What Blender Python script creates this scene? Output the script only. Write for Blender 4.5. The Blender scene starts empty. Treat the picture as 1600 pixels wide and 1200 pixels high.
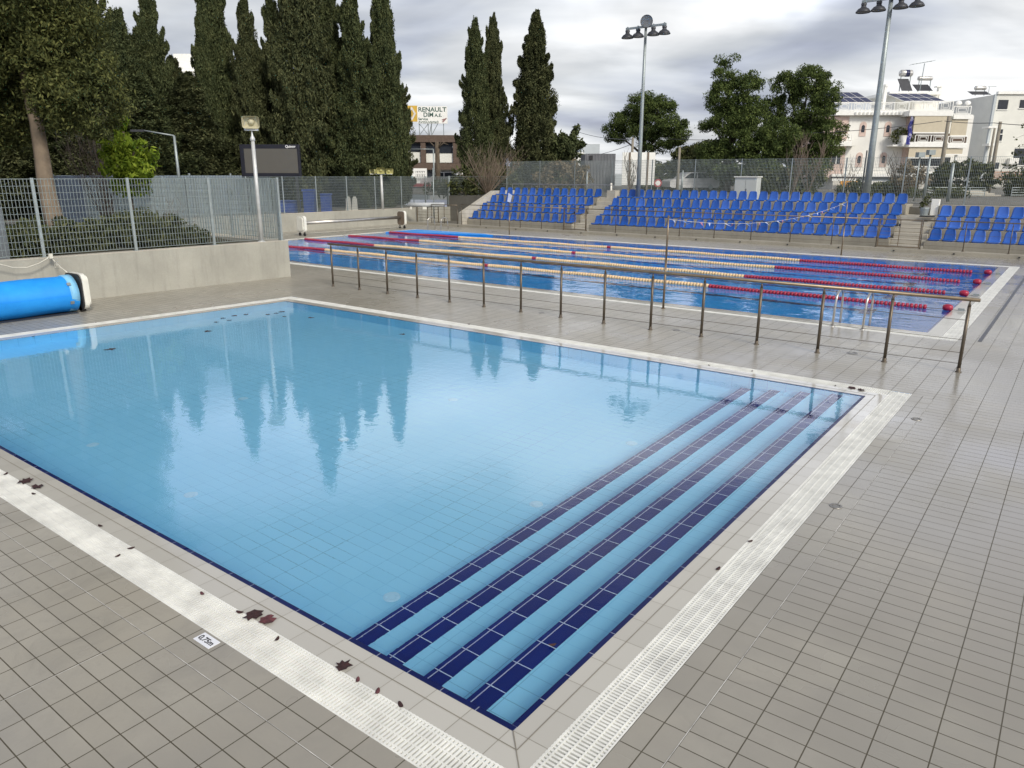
import bpy, bmesh, math, random
import numpy as np
from mathutils import Vector, Matrix
R = math.radians
C = bpy.context.scene.collection
random.seed(7); rng = np.random.default_rng(7)

# ------------------------------------------------------------------ camera
F_PX, PITCH, ROLL, YAW, EYE = 1157.85, 0.2756647, 0.0024764, 0.6494863, 2.7346
cy, sy = math.cos(YAW), math.sin(YAW)
FWD = Vector((-sy*math.cos(PITCH), cy*math.cos(PITCH), -math.sin(PITCH)))
_rt = Vector((cy, sy, 0)); _up = _rt.cross(FWD)
RIGHT = _rt*math.cos(ROLL)+_up*math.sin(ROLL); UP = -_rt*math.sin(ROLL)+_up*math.cos(ROLL)
cam = bpy.data.objects.new('camera', bpy.data.cameras.new('camera')); C.objects.link(cam)
M = Matrix((RIGHT, UP, -FWD)).transposed().to_4x4(); M.translation = Vector((0, 0, EYE)); cam.matrix_world = M
cam.data.sensor_width = 36; cam.data.lens = F_PX/1600*36; cam.data.clip_start = .05; cam.data.clip_end = 3000
bpy.context.scene.camera = cam
sc = bpy.context.scene
# ------------------------------------------------------------------ colour management, sky, sun
sc.view_settings.view_transform = 'Standard'; sc.view_settings.look = 'None'
sc.view_settings.exposure = 0.2; sc.view_settings.gamma = 1.0; sc.view_settings.use_curve_mapping = False
SUN_EL, SUN_AZ = R(38), R(-25)      # azimuth measured from +X towards +Y
W = bpy.data.worlds.new('World'); sc.world = W; W.use_nodes = True
nt = W.node_tree; N = nt.nodes; L = nt.links; N.clear()
def nd(t, **k):
    n = N.new(t)
    for a, b in k.items(): setattr(n, a, b)
    return n
out = nd('ShaderNodeOutputWorld'); bg = nd('ShaderNodeBackground'); bg.inputs[1].default_value = .1
L.new(bg.outputs[0], out.inputs[0])
sky = nd('ShaderNodeTexSky', sky_type='NISHITA', sun_disc=False)
sky.sun_elevation = SUN_EL; sky.sun_rotation = math.pi/2-SUN_AZ; sky.air_density = 1; sky.dust_density = 2
tc = nd('ShaderNodeTexCoord'); sep = nd('ShaderNodeSeparateXYZ'); L.new(tc.outputs['Generated'], sep.inputs[0])
def mth(op, a, b=None, c=None):
    n = nd('ShaderNodeMath', operation=op)
    for i, v in enumerate((a, b, c)):
        if v is None: continue
        if isinstance(v, (int, float)): n.inputs[i].default_value = v
        else: L.new(v, n.inputs[i])
    return n.outputs[0]
zz = mth('ADD', mth('MAXIMUM', sep.outputs[2], 0.0), .16)
# cloud layer seen in perspective: stretched toward the horizon, streaks run across the view
a1 = mth('DIVIDE', mth('ADD', mth('MULTIPLY', sep.outputs[0], cy), mth('MULTIPLY', sep.outputs[1], sy)), zz)
a2 = mth('DIVIDE', mth('ADD', mth('MULTIPLY', sep.outputs[0], -sy), mth('MULTIPLY', sep.outputs[1], cy)), zz)
cmb = nd('ShaderNodeCombineXYZ'); L.new(mth('MULTIPLY', a1, .75), cmb.inputs[0]); L.new(mth('MULTIPLY', a2, 1.0), cmb.inputs[1])
n1 = nd('ShaderNodeTexNoise'); n1.inputs['Scale'].default_value = .95; n1.inputs['Detail'].default_value = 5
n1.inputs['Roughness'].default_value = .45; n1.inputs['Distortion'].default_value = .25; L.new(cmb.outputs[0], n1.inputs['Vector'])
n2 = nd('ShaderNodeTexNoise'); n2.inputs['Scale'].default_value = .5; n2.inputs['Detail'].default_value = 3; L.new(cmb.outputs[0], n2.inputs['Vector'])
rgt = mth('ADD', mth('MULTIPLY', sep.outputs[0], cy), mth('MULTIPLY', sep.outputs[1], sy))   # -1 left .. 1 right
val = mth('ADD', mth('ADD', mth('MULTIPLY', n1.outputs[0], 1.0), mth('MULTIPLY', n2.outputs[0], .55)), mth('MULTIPLY', rgt, .07))
val = mth('SUBTRACT', val, .190)
val = mth('ADD', val, mth('MULTIPLY', mth('SUBTRACT', 1, mth('MULTIPLY', mth('MINIMUM', zz, .6), 1.7)), .10))
cr = nd('ShaderNodeValToRGB'); L.new(val, cr.inputs[0])
e = cr.color_ramp.elements
e[0].position = .40; e[0].color = (.33, .36, .48, 1)
e[1].position = .77; e[1].color = (1.0, 1.0, 1.0, 1)
for p_, c_ in ((.50, (.40, .425, .53, 1)), (.57, (.50, .53, .61, 1)), (.65, (.68, .70, .73, 1))):
    q = e.new(p_); q.color = c_
sc10 = nd('ShaderNodeVectorMath', operation='SCALE'); L.new(cr.outputs[0], sc10.inputs[0]); gr = nd('ShaderNodeValToRGB'); nz_ = nd('ShaderNodeTexNoise'); nz_.inputs['Scale'].default_value = 2.6; nz_.inputs['Detail'].default_value = 4; nz_.inputs['Roughness'].default_value = .5; L.new(tc.outputs['Generated'], nz_.inputs['Vector']); L.new(mth('ADD', sep.outputs[2], mth('MULTIPLY', mth('SUBTRACT', nz_.outputs[0], .5), .24)), gr.inputs[0]); ge = gr.color_ramp.elements; gr.color_ramp.interpolation = 'EASE'
ge[0].position = .20; ge[0].color = (.37,)*3+(1,); ge[1].position = .27; ge[1].color = (1.0,)*3+(1,)
for p_, v_ in ((.35, 1.0), (.42, .42), (.55, .24)): q = ge.new(p_); q.color = (v_,)*3+(1,)
nb_ = nd('ShaderNodeTexNoise'); nb_.inputs['Scale'].default_value = 1.6; nb_.inputs['Detail'].default_value = 5; nb_.inputs['Distortion'].default_value = .6; L.new(cmb.outputs[0], nb_.inputs['Vector'])
mr_ = nd('ShaderNodeMapRange', interpolation_type='SMOOTHSTEP'); L.new(nb_.outputs[0], mr_.inputs[0])
for i_, v_ in enumerate((.36, .64, .88, 1.16)): mr_.inputs[i_+1].default_value = v_
L.new(mth('MULTIPLY', mth('MULTIPLY', gr.outputs[0], mr_.outputs[0]), 25.0), sc10.inputs['Scale'])
mixs = nd('ShaderNodeMix', data_type='RGBA'); mixs.inputs[0].default_value = .9
L.new(sky.outputs[0], mixs.inputs[6]); L.new(sc10.outputs[0], mixs.inputs[7]); L.new(mixs.outputs[2], bg.inputs[0])
sl = bpy.data.lights.new('sun', 'SUN'); sl.energy = 2.4; sl.angle = R(12); sl.color = (1, .93, .82)
sun = bpy.data.objects.new('sun', sl); C.objects.link(sun)
sd = Vector((math.cos(SUN_EL)*math.cos(SUN_AZ), math.cos(SUN_EL)*math.sin(SUN_AZ), math.sin(SUN_EL)))
sun.rotation_euler = sd.to_track_quat('Z', 'Y').to_euler(); sun.location = (20, -10, 30)
sc.cycles.use_denoising = True
sc.cycles.max_bounces = 10; sc.cycles.transparent_max_bounces = 12; sc.cycles.sample_clamp_indirect = 6

# ------------------------------------------------------------------ survey helpers: world points on known planes
def ray(px, py): return RIGHT*((px-800)/F_PX)-UP*((py-600)/F_PX)+FWD
def gz(px, py, z=0.0):
    d = ray(px, py); t = (z-EYE)/d.z; return Vector((d.x*t, d.y*t, z))
def gy(px, py, Y):
    d = ray(px, py); t = Y/d.y; return Vector((d.x*t, Y, EYE+d.z*t))
def gx(px, py, X):
    d = ray(px, py); t = X/d.x; return Vector((X, d.y*t, EYE+d.z*t))
def gd(px, py, D):                      # horizontal distance along the viewing azimuth
    d = ray(px, py); t = D/(-sy*d.x+cy*d.y); return Vector((d.x*t, d.y*t, EYE+d.z*t))

# ------------------------------------------------------------------ object helpers
def tag(o, label=None, cat=None, group=None, kind=None):
    if label: o['label'] = label
    if cat: o['category'] = cat
    if group: o['group'] = group
    if kind: o['kind'] = kind
    return o
def empty(name, loc=(0, 0, 0), rz=0.0, label=None, cat=None, group=None):
    o = bpy.data.objects.new(name, None); C.objects.link(o); o.location = loc; o.rotation_euler = (0, 0, rz)
    o.empty_display_size = .2
    return tag(o, label, cat, group)
class MB:
    def __init__(s): s.v = []; s.f = []; s.m = []; s.cur = 0
    def face(s, pts):
        n = len(s.v); s.v += [tuple(p) for p in pts]; s.f.append(tuple(range(n, n+len(pts)))); s.m.append(s.cur)
    def mesh(s, vs, fs):
        n = len(s.v); s.v += [tuple(p) for p in vs]
        for f in fs: s.f.append(tuple(i+n for i in f)); s.m.append(s.cur)
    def box(s, x0, y0, z0, x1, y1, z1):
        s.mesh([(x0, y0, z0), (x1, y0, z0), (x1, y1, z0), (x0, y1, z0), (x0, y0, z1), (x1, y0, z1), (x1, y1, z1), (x0, y1, z1)],
               [(0, 3, 2, 1), (4, 5, 6, 7), (0, 1, 5, 4), (1, 2, 6, 5), (2, 3, 7, 6), (3, 0, 4, 7)])
    def bbox(s, x0, y0, z0, x1, y1, z1, b=.02):       # box with chamfered edges
        xs = (x0, x0+b, x1-b, x1); ys = (y0, y0+b, y1-b, y1); zs = (z0, z0+b, z1-b, z1)
        bm = bmesh.new(); bmesh.ops.create_cube(bm, size=1)
        for v in bm.verts:
            v.co = Vector((x1 if v.co.x > 0 else x0, y1 if v.co.y > 0 else y0, z1 if v.co.z > 0 else z0))
        bmesh.ops.bevel(bm, geom=bm.edges[:], offset=b, segments=2, affect='EDGES', profile=.5)
        bm.verts.ensure_lookup_table(); bm.verts.index_update()
        s.mesh([v.co[:] for v in bm.verts], [tuple(v.index for v in f.verts) for f in bm.faces]); bm.free()
    def obox(s, c, ax, ay, az):                        # half-axes
        c, ax, ay, az = map(Vector, (c, ax, ay, az)); P = []
        for k in (-1, 1):
            for i, j in ((-1, -1), (1, -1), (1, 1), (-1, 1)): P.append(c+ax*i+ay*j+az*k)
        s.mesh(P, [(0, 3, 2, 1), (4, 5, 6, 7), (0, 1, 5, 4), (1, 2, 6, 5), (2, 3, 7, 6), (3, 0, 4, 7)])
    def tube(s, pts, r, seg=8, cap=True):
        pts = [Vector(p) for p in pts]; n = len(pts); rr = r if isinstance(r, (list, tuple)) else [r]*n
        base = len(s.v); prev = None
        for i, p in enumerate(pts):
            t = (pts[min(i+1, n-1)]-pts[max(i-1, 0)]).normalized()
            if prev is None:
                a = t.cross(Vector((0, 0, 1))) if abs(t.z) < .95 else t.cross(Vector((1, 0, 0)))
            else: a = prev-t*prev.dot(t)
            a.normalize(); b = t.cross(a); prev = a
            for k in range(seg):
                w = 2*math.pi*k/seg; s.v.append(tuple(p+(a*math.cos(w)+b*math.sin(w))*rr[i]))
        for i in range(n-1):
            for k in range(seg):
                k2 = (k+1) % seg
                s.f.append((base+i*seg+k, base+i*seg+k2, base+(i+1)*seg+k2, base+(i+1)*seg+k)); s.m.append(s.cur)
        if cap:
            s.f.append(tuple(base+k for k in range(seg))[::-1]); s.m.append(s.cur)
            s.f.append(tuple(base+(n-1)*seg+k for k in range(seg))); s.m.append(s.cur)
    def lathe(s, prof, c=(0, 0, 0), seg=16, axis=Vector((0, 0, 1))):
        axis = Vector(axis).normalized(); c = Vector(c)
        a = axis.cross(Vector((0, 1, 0))) if abs(axis.y) < .9 else axis.cross(Vector((1, 0, 0)))
        a.normalize(); b = axis.cross(a); base = len(s.v); n = len(prof)
        for r, h in prof:
            for k in range(seg):
                w = 2*math.pi*k/seg; s.v.append(tuple(c+axis*h+(a*math.cos(w)+b*math.sin(w))*r))
        for i in range(n-1):
            for k in range(seg):
                k2 = (k+1) % seg
                s.f.append((base+i*seg+k, base+i*seg+k2, base+(i+1)*seg+k2, base+(i+1)*seg+k)); s.m.append(s.cur)
    def prism(s, poly, d):                             # poly: list of 3D points (planar), d: extrusion vector
        d = Vector(d); P = [Vector(p) for p in poly]; n = len(P)
        s.mesh(P+[p+d for p in P], [tuple(range(n))[::-1], tuple(range(n, 2*n))]+[(i, (i+1) % n, n+(i+1) % n, n+i) for i in range(n)])
    def build(s, name, mats, parent=None, smooth=False, fix=True):
        me = bpy.data.meshes.new(name); me.from_pydata(s.v, [], s.f)
        if not isinstance(mats, (list, tuple)): mats = [mats]
        for m in mats: me.materials.append(m)
        if len(mats) > 1: me.polygons.foreach_set('material_index', s.m)
        if fix:
            bm = bmesh.new(); bm.from_mesh(me); bmesh.ops.recalc_face_normals(bm, faces=bm.faces[:]); bm.to_mesh(me); bm.free()
        if smooth: me.shade_smooth()
        me.update()
        o = bpy.data.objects.new(name, me); C.objects.link(o)
        if parent is not None: o.parent = parent
        return o
def kids(o): return [c for c in bpy.data.objects if c.parent == o]
def copy_tree(o, parent=None, kmap=None):
    c = o.copy(); C.objects.link(c)
    if parent is not None: c.parent = parent
    for ch in o.children: copy_tree(ch, c)
    return c
def text(name, s, size, mat, parent, loc, rot, ext=.004, align='CENTER', sx=1.0):
    cu = bpy.data.curves.new(name, 'FONT'); cu.body = s; cu.size = size; cu.extrude = ext; cu.offset = size*.022; cu.align_x = align; cu.align_y = 'CENTER'
    cu.materials.append(mat); o = bpy.data.objects.new(name, cu); C.objects.link(o); o.parent = parent
    bpy.context.view_layer.update(); me = bpy.data.meshes.new_from_object(o); bpy.data.objects.remove(o)
    o = bpy.data.objects.new(name, me); C.objects.link(o); o.parent = parent
    o.location = loc; o.rotation_euler = rot; o.scale = (sx, 1, 1); return o

# ------------------------------------------------------------------ materials
class MT:
    def __init__(s, name):
        s.m = bpy.data.materials.new(name); s.m.use_nodes = True; s.t = s.m.node_tree; s.n = s.t.nodes; s.l = s.t.links
        s.b = s.n['Principled BSDF']
    def nd(s, t, **k):
        n = s.n.new(t)
        for a, b in k.items(): setattr(n, a, b)
        return n
    def put(s, sock, v):
        if v is None: return
        if isinstance(v, bpy.types.NodeSocket): s.l.new(v, sock)
        elif isinstance(v, (tuple, list)) and len(v) == 3 and sock.type == 'RGBA': sock.default_value = (*v, 1)
        else: sock.default_value = v
    def math(s, op, a, b=None, c=None):
        n = s.nd('ShaderNodeMath', operation=op)
        for i, v in enumerate((a, b, c)): s.put(n.inputs[i], v)
        return n.outputs[0]
    def pos(s): 
        g = s.nd('ShaderNodeNewGeometry'); return g.outputs['Position']
    def noise(s, scale, detail=4, rough=.55, vec=None, dist=0):
        n = s.nd('ShaderNodeTexNoise'); n.inputs['Scale'].default_value = scale; n.inputs['Detail'].default_value = detail
        n.inputs['Roughness'].default_value = rough; n.inputs['Distortion'].default_value = dist
        s.l.new(vec if vec is not None else s.pos(), n.inputs['Vector']); return n.outputs['Fac']
    def ramp(s, fac, stops):
        r = s.nd('ShaderNodeValToRGB'); s.l.new(fac, r.inputs[0]); e = r.color_ramp.elements
        while len(e) > 2: e.remove(e[-1])
        for i, (p, c) in enumerate(stops):
            q = e[i] if i < 2 else e.new(p)
            q.position = p; q.color = (*c, 1) if len(c) == 3 else c
        return r.outputs[0]
    def mix(s, f, a, b, mode='MIX'):
        n = s.nd('ShaderNodeMix', data_type='RGBA', blend_type=mode)
        s.put(n.inputs[0], f); s.put(n.inputs[6], a); s.put(n.inputs[7], b); return n.outputs[2]
    def bump(s, h, strength=.3, dist=.01):
        n = s.nd('ShaderNodeBump'); n.inputs['Strength'].default_value = strength; n.inputs['Distance'].default_value = dist
        s.l.new(h, n.inputs['Height']); s.l.new(n.outputs[0], s.b.inputs['Normal'])
def simple(name, col, rough=.6, metal=0.0, var=.15, scale=3.0, bump=0.0, bscale=40):
    m = MT(name); f = m.noise(scale, 5, .6)
    lo = tuple(c*(1-var) for c in col); hi = tuple(min(1, c*(1+var)) for c in col)
    m.put(m.b.inputs['Base Color'], m.ramp(f, [(.3, lo), (.7, hi)])); m.b.inputs['Roughness'].default_value = rough
    m.b.inputs['Metallic'].default_value = metal
    if bump: m.bump(m.noise(bscale, 4), bump, .01)
    return m.m
def axes(m):
    sp = m.nd('ShaderNodeSeparateXYZ'); m.l.new(m.pos(), sp.inputs[0]); return sp.outputs
def grid(m, u, v, pu, ou, pv, ov, g):
    """returns (grout mask, per-tile random) for tiles pu x pv"""
    cells = []; masks = []
    for s_, p_, o_ in ((u, pu, ou), (v, pv, ov)):
        t = m.math('DIVIDE', m.math('SUBTRACT', s_, o_), p_)
        fr = m.math('FRACT', t); cells.append(m.math('FLOOR', t))
        d = m.math('MULTIPLY', m.math('MINIMUM', fr, m.math('SUBTRACT', 1.0, fr)), p_)
        masks.append(m.math('LESS_THAN', d, g/2))
    cb = m.nd('ShaderNodeCombineXYZ'); m.l.new(cells[0], cb.inputs[0]); m.l.new(cells[1], cb.inputs[1])
    wn = m.nd('ShaderNodeTexWhiteNoise', noise_dimensions='3D'); m.l.new(cb.outputs[0], wn.inputs[0])
    return m.math('MAXIMUM', masks[0], masks[1]), wn.outputs['Value'], masks
def tile_mat(name, pu, ou, pv, ov, ca, cb_, grout, g=.006, rough=.32, axis='xy', stains=True, spec=.5, gvar=1.9):
    m = MT(name); a = axes(m); u = a['XYZ'.index(axis[0].upper())]; v = a['XYZ'.index(axis[1].upper())]
    mask, rnd, ms = grid(m, u, v, pu, ou, pv, ov, g)
    col = m.mix(rnd, tuple(c*(.95 if stains else 1) for c in ca), tuple(c*(1.05 if stains else 1) for c in cb_))
    if stains:
        big = m.noise(.35, 5, .6); col = m.mix(m.ramp(big, [(.35, (0, 0, 0)), (.7, (1, 1, 1))]), col, tuple(c*f for c, f in zip(cb_, (.86, .83, .77))))
        st = m.noise(2.4, 7, .75, None, .8); col = m.mix(m.ramp(st, [(.48, (0, 0, 0)), (.72, (.5, .5, .5))]), col, tuple(c*.66 for c in ca))
        sp = m.noise(60, 3, .6); col = m.mix(m.ramp(sp, [(.3, (.10, .10, .10)), (.7, (0, 0, 0))]), col, tuple(c*.6 for c in ca))
    if stains:
        wet = m.nd('ShaderNodeMapRange', interpolation_type='SMOOTHSTEP'); m.l.new(m.math('ADD', m.math('MULTIPLY', a['XYZ'.index('X')], .11), m.math('MULTIPLY', m.noise(.55, 5, .6), 2.2)), wet.inputs[0]); wet.inputs[1].default_value = .35; wet.inputs[2].default_value = 1.2
        col = m.mix(wet.outputs[0], col, tuple(c*.80 for c in (ca[0], ca[1], ca[2]*1.02)))
    gn = m.noise(1.7 if stains else .8, 4); gn = m.ramp(gn, [(.34, (0, 0, 0)), (.60, (1, 1, 1))]) if gvar != 1.9 else gn; gcol = m.mix(gn, grout, tuple(min(1, c*gvar) for c in grout))
    m.put(m.b.inputs['Base Color'], m.mix(mask, col, gcol))
    rn = m.noise(.5, 4, .6)
    rr = m.nd('ShaderNodeMapRange'); m.l.new(rn, rr.inputs[0]); rr.inputs[1].default_value = .35; rr.inputs[2].default_value = .65
    rr.inputs[3].default_value = rough*.75; rr.inputs[4].default_value = rough*1.45
    rv = rr.outputs[0] if not stains else m.math('SUBTRACT', rr.outputs[0], m.math('MULTIPLY', wet.outputs[0], .13))
    m.put(m.b.inputs['Roughness'], m.math('ADD', rv, m.math('MULTIPLY', mask, .3)))
    m.b.inputs['Specular IOR Level'].default_value = spec
    h = m.math('ADD', m.math('MULTIPLY', mask, -1.0), m.math('MULTIPLY', m.noise(9, 3), .25)); m.bump(h, .35, .003)
    return m.m
TX, OX, TY, OY = .2535, -.935, .1268, 1.928
DA, DB, GR = (.352, .334, .286), (.398, .378, .326), (.048, .041, .025)
m_deck = tile_mat('deck_tile', TX, OX, TY, OY, DA, DB, GR, .0065)
m_deck2 = tile_mat('edge_tile', .125, -1.1895, TX, 2.793, DA, DB, GR, .0065)
m_cop = tile_mat('coping_tile_along_y', 9.0, 0.6, TX, 2.782, (.46, .445, .40), (.51, .495, .445), (.19, .18, .15), .006, .10, stains=False)
m_cop2 = tile_mat('coping_tile_along_x', TX, -2.18, 9.0, -7.3, (.46, .445, .40), (.51, .495, .445), (.19, .18, .15), .006, .10, stains=False)
PB1, PB2 = (.27, .65, .90), (.285, .67, .92)
m_pool = tile_mat('pool_floor_tile', TX, -1.905, .1268, 2.525, PB1, PB2, (.165, .42, .61), .006, .3, gvar=1.45, stains=False, spec=0.0)
m_poolw = tile_mat('pool_wall_tile', TX, -1.905, .1268, 0, PB1, PB2, (.165, .42, .61), .006, .3, gvar=1.45, axis='xz', stains=False, spec=0.0)
m_poolw2 = tile_mat('pool_wall_tile_side', TX, 2.525, .1268, 0, PB1, PB2, (.165, .42, .61), .006, .3, gvar=1.45, axis='yz', stains=False, spec=0.0)
m_navy = tile_mat('navy_tile', 9.0, 5.05, TX, 2.813, (.002, .014, .15), (.003, .018, .175), (.40, .50, .72), .007, .3, stains=False, spec=0.0)
m_navyx = tile_mat('navy_tile_along_x', TX, -1.905, 9.0, 6.3, (.002, .014, .15), (.003, .018, .175), (.40, .50, .72), .007, .3, stains=False, spec=0.0)
m_pline = simple('white_tile_joint', (.45, .52, .66), .3, var=.05)
m_big = tile_mat('deep_pool_tile', .5, 0, .25, 0, (.05, .40, .90), (.06, .43, .93), (.04, .30, .75), .006, .3, stains=False, spec=0.0)
m_rim = tile_mat('navy_rim_tile', 9.0, 5.05, TX, 2.813, (.003, .008, .070), (.004, .010, .082), (.16, .18, .24), .006, .3, stains=False, spec=.15)
m_rimx = tile_mat('navy_rim_tile_along_x', TX, -1.905, 9.0, 6.3, (.003, .008, .070), (.004, .010, .082), (.16, .18, .24), .006, .3, stains=False, spec=.15)
m_lane = simple('dark_blue_lane_line', (.01, .03, .16), .2)
m_grate = simple('white_plastic_grate', (.76, .76, .71), .42, var=.16, scale=5)
m_chan = simple('grey_channel', (.06, .06, .055), .7)
def concrete(name, col, stain=.35):
    m = MT(name); f = m.noise(.8, 6, .65); c = m.ramp(f, [(.3, tuple(x*.82 for x in col)), (.7, tuple(x*1.1 for x in col))])
    mp = m.nd('ShaderNodeMapping'); mp.inputs['Scale'].default_value = (3, 3, .35); m.l.new(m.pos(), mp.inputs[0])
    c = m.mix(m.ramp(m.noise(1.6, 6, .7, mp.outputs[0]), [(.52, (0, 0, 0)), (.75, (stain, stain, stain))]), c, tuple(x*.55 for x in col))
    c = m.mix(m.ramp(m.noise(30, 3), [(.4, (.12, .12, .12)), (.6, (0, 0, 0))]), c, tuple(x*.6 for x in col))
    m.put(m.b.inputs['Base Color'], c); m.b.inputs['Roughness'].default_value = .85; m.bump(m.noise(45, 5), .25, .006); return m.m
m_wall = concrete('beige_render', (.385, .375, .325), .5)
m_conc = concrete('grey_concrete', (.36, .335, .275), .45)
m_conc2 = concrete('pale_concrete', (.50, .47, .40), .4)
m_steel = simple('brushed_steel', (.23, .18, .125), .38, .65, .2, 6)
m_post = simple('dull_steel_post', (.13, .108, .082), .42, .6, .2, 6)
m_steelL = simple('bright_steel', (.55, .53, .50), .28, .9, .1, 5)
m_galv = simple('galvanised_steel', (.34, .38, .38), .5, .6, .12, 9)
m_fence = simple('galvanised_fence', (.30, .345, .34), .55, .5, .1, 5)
m_white = simple('white_plastic', (.74, .73, .66), .4, var=.06)
m_black = simple('black_plastic', (.02, .02, .022), .45)
m_dgrey = simple('dark_grey_metal', (.06, .062, .07), .45, .3)
m_brown = simple('brown_panel', (.17, .13, .095), .7)
m_rope = simple('white_rope', (.62, .60, .52), .8)
m_seat = MT('blue_seat_plastic'); m_seat.put(m_seat.b.inputs['Base Color'], m_seat.ramp(m_seat.noise(1.3, 4), [(.3, (.009, .095, .45)), (.7, (.018, .14, .60))]))
oi = m_seat.nd('ShaderNodeObjectInfo'); hs = m_seat.nd('ShaderNodeHueSaturation'); m_seat.l.new(m_seat.b.inputs['Base Color'].links[0].from_socket, hs.inputs['Color']); m_seat.put(hs.inputs['Value'], m_seat.math('ADD', .72, m_seat.math('MULTIPLY', oi.outputs['Random'], .22))); m_seat.put(hs.inputs['Saturation'], m_seat.math('SUBTRACT', 1.0, m_seat.math('MULTIPLY', oi.outputs['Random'], .06))); m_seat.l.new(hs.outputs[0], m_seat.b.inputs['Base Color'])
m_seat.b.inputs['Roughness'].default_value = .42; m_seat = m_seat.m
m_cover = MT('blue_foam_cover'); _f = m_cover.noise(2.2, 5, .6)
m_cover.put(m_cover.b.inputs['Base Color'], m_cover.ramp(_f, [(.3, (.010, .26, .78)), (.7, (.018, .33, .90))])); m_cover.b.inputs['Roughness'].default_value = .45
m_cover.bump(m_cover.noise(5, 3), .3, .02); m_cover = m_cover.m
m_coverL = simple('pale_blue_cover_hem', (.22, .52, .78), .5)
def water(name, sc1, st, sc2=None, d=.02, ax=(1, 1, 1)):
    m = MT(name); m.n.remove(m.b); o = m.n['Material Output']
    g = m.nd('ShaderNodeBsdfGlass'); g.inputs['IOR'].default_value = 1.33; g.inputs['Roughness'].default_value = 0
    mp = m.nd('ShaderNodeMapping'); mp.inputs['Scale'].default_value = ax; m.l.new(m.pos(), mp.inputs[0])
    h = m.noise(sc1, 3, .5, mp.outputs[0], .6)
    if sc2: h = m.math('ADD', h, m.math('MULTIPLY', m.noise(sc2, 2, .5, mp.outputs[0]), .25))
    h = m.math('MULTIPLY', h, m.math('ADD', .15, m.noise(.35, 2))) if name != 'big' else h
    b = m.nd('ShaderNodeBump'); b.inputs['Strength'].default_value = st; b.inputs['Distance'].default_value = d
    m.l.new(h, b.inputs['Height']); m.l.new(b.outputs[0], g.inputs['Normal']); m.l.new(g.outputs[0], o.inputs[0]); return m.m
m_water = water('calm_water', 6.0, .14, 24, .010, (1, 1, 1))
m_water2 = water('rippled_water', 1.5, .55, 5, .05, (.8, 1, 1))
# ------------------------------------------------------------------ ground
HX0, HX1, HY0, HY1 = -31.3, 14.0, -8.0, 31.0
mg = MT('street_ground'); mg.put(mg.b.inputs['Base Color'], mg.ramp(mg.noise(.6, 7, .7), [(.3, (.10, .095, .08)), (.7, (.19, .18, .155))])); mg.b.inputs['Roughness'].default_value = .9; m_ground = mg.m
ms_ = MT('garden_soil'); ms_.put(ms_.b.inputs['Base Color'], ms_.ramp(ms_.noise(2.5, 7, .75), [(.35, (.045, .04, .03)), (.55, (.075, .07, .045)), (.7, (.06, .09, .03))])); ms_.b.inputs['Roughness'].default_value = .95
ms_.bump(ms_.noise(20, 5), .8, .05); m_soil = ms_.m
b = MB(); B = 900
for x0, y0, x1, y1, z in ((-B, -B, HX0, 34.7, .82), (HX0, -B, B, HY0, -.02), (HX1, HY0, B, HY1, -.02), (12.5, HY1, B, 34.9, -.02), (-B, 34.7, B, B, 1.5)):
    b.face([(x0, y0, z), (x1, y0, z), (x1, y1, z), (x0, y1, z)])
b.box(-31.3, 34.62, -.2, 14, 34.7, 1.496)
b.box(-31.3, 30.9, -.2, -27.4, 34.7, -.004)
tag(b.build('ground', m_ground), kind='structure')
# garden bed behind the left wall
b = MB(); n = 34
for i in range(n):
    for j in range(n):
        def pt(i, j):
            x = -31.1+i*13.5/n; y = -8+j*20.5/n
            return (min(x, -17.6-.065*(12.6-y)), y, .90+.05*math.sin(x*1.7+y)+.03*math.sin(y*3.1))
        b.face([pt(i, j), pt(i+1, j), pt(i+1, j+1), pt(i, j+1)])
tag(b.build('garden_terrain', m_soil, fix=False), kind='structure')
# ------------------------------------------------------------------ deck
def lx(y): return -13.97-.075*(10.18-y)              # west water edge of the training pool leans slightly
GL = -.455
b = MB()
def q(x0, y0, x1, y1, z=0.0, m=0):
    b.cur = m; nx = max(1, int(abs(x1-x0)/4)); ny = max(1, int(abs(y1-y0)/4))
    b.face([(x0, y0, z), (x1, y0, z), (x1, y1, z), (x0, y1, z)])
q(-19.5, HY0, -1.44, 2.05); q(-1.44, HY0, HX1, 2.05)
q(-1.44, 2.05, -1.1895, 10.5, m=1); q(-1.1895, 2.05, HX1, 10.5)
b.cur = 0; b.face([(-19.5, 2.05, 0), (lx(2.05)+GL, 2.05, 0), (lx(10.5)+GL, 10.5, 0), (-19.5, 10.5, 0)])
q(HX0, 10.5, -1.44, 14.5); q(-1.44, 10.5, HX1, HY1)
q(HX0, 14.5, -27.55, 28.03); q(HX0, 28.03, -1.44, HY1)
tag(b.build('pool_deck_floor', [m_deck, m_deck2], fix=False), kind='structure')
b = MB()
for x0, y0, x1, y1 in ((-4.222, -3, -4.217, 1.92), (-12, 1.7995, -1.6, 1.8035), (-1.1915, 2.1, -1.187, 10.4)): b.face([(x0, y0, .0012), (x1, y0, .0012), (x1, y1, .0012), (x0, y1, .0012)])
tag(b.build('sealant_joint_floor', simple('pale_sealant', (.50, .49, .46), .7, var=.45, scale=7), fix=False), kind='structure')
# ------------------------------------------------------------------ training pool basin
WX, WY0, WY1, ZF = -1.905, 2.525, 10.057, -.75
NV = .036
b = MB()
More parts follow.
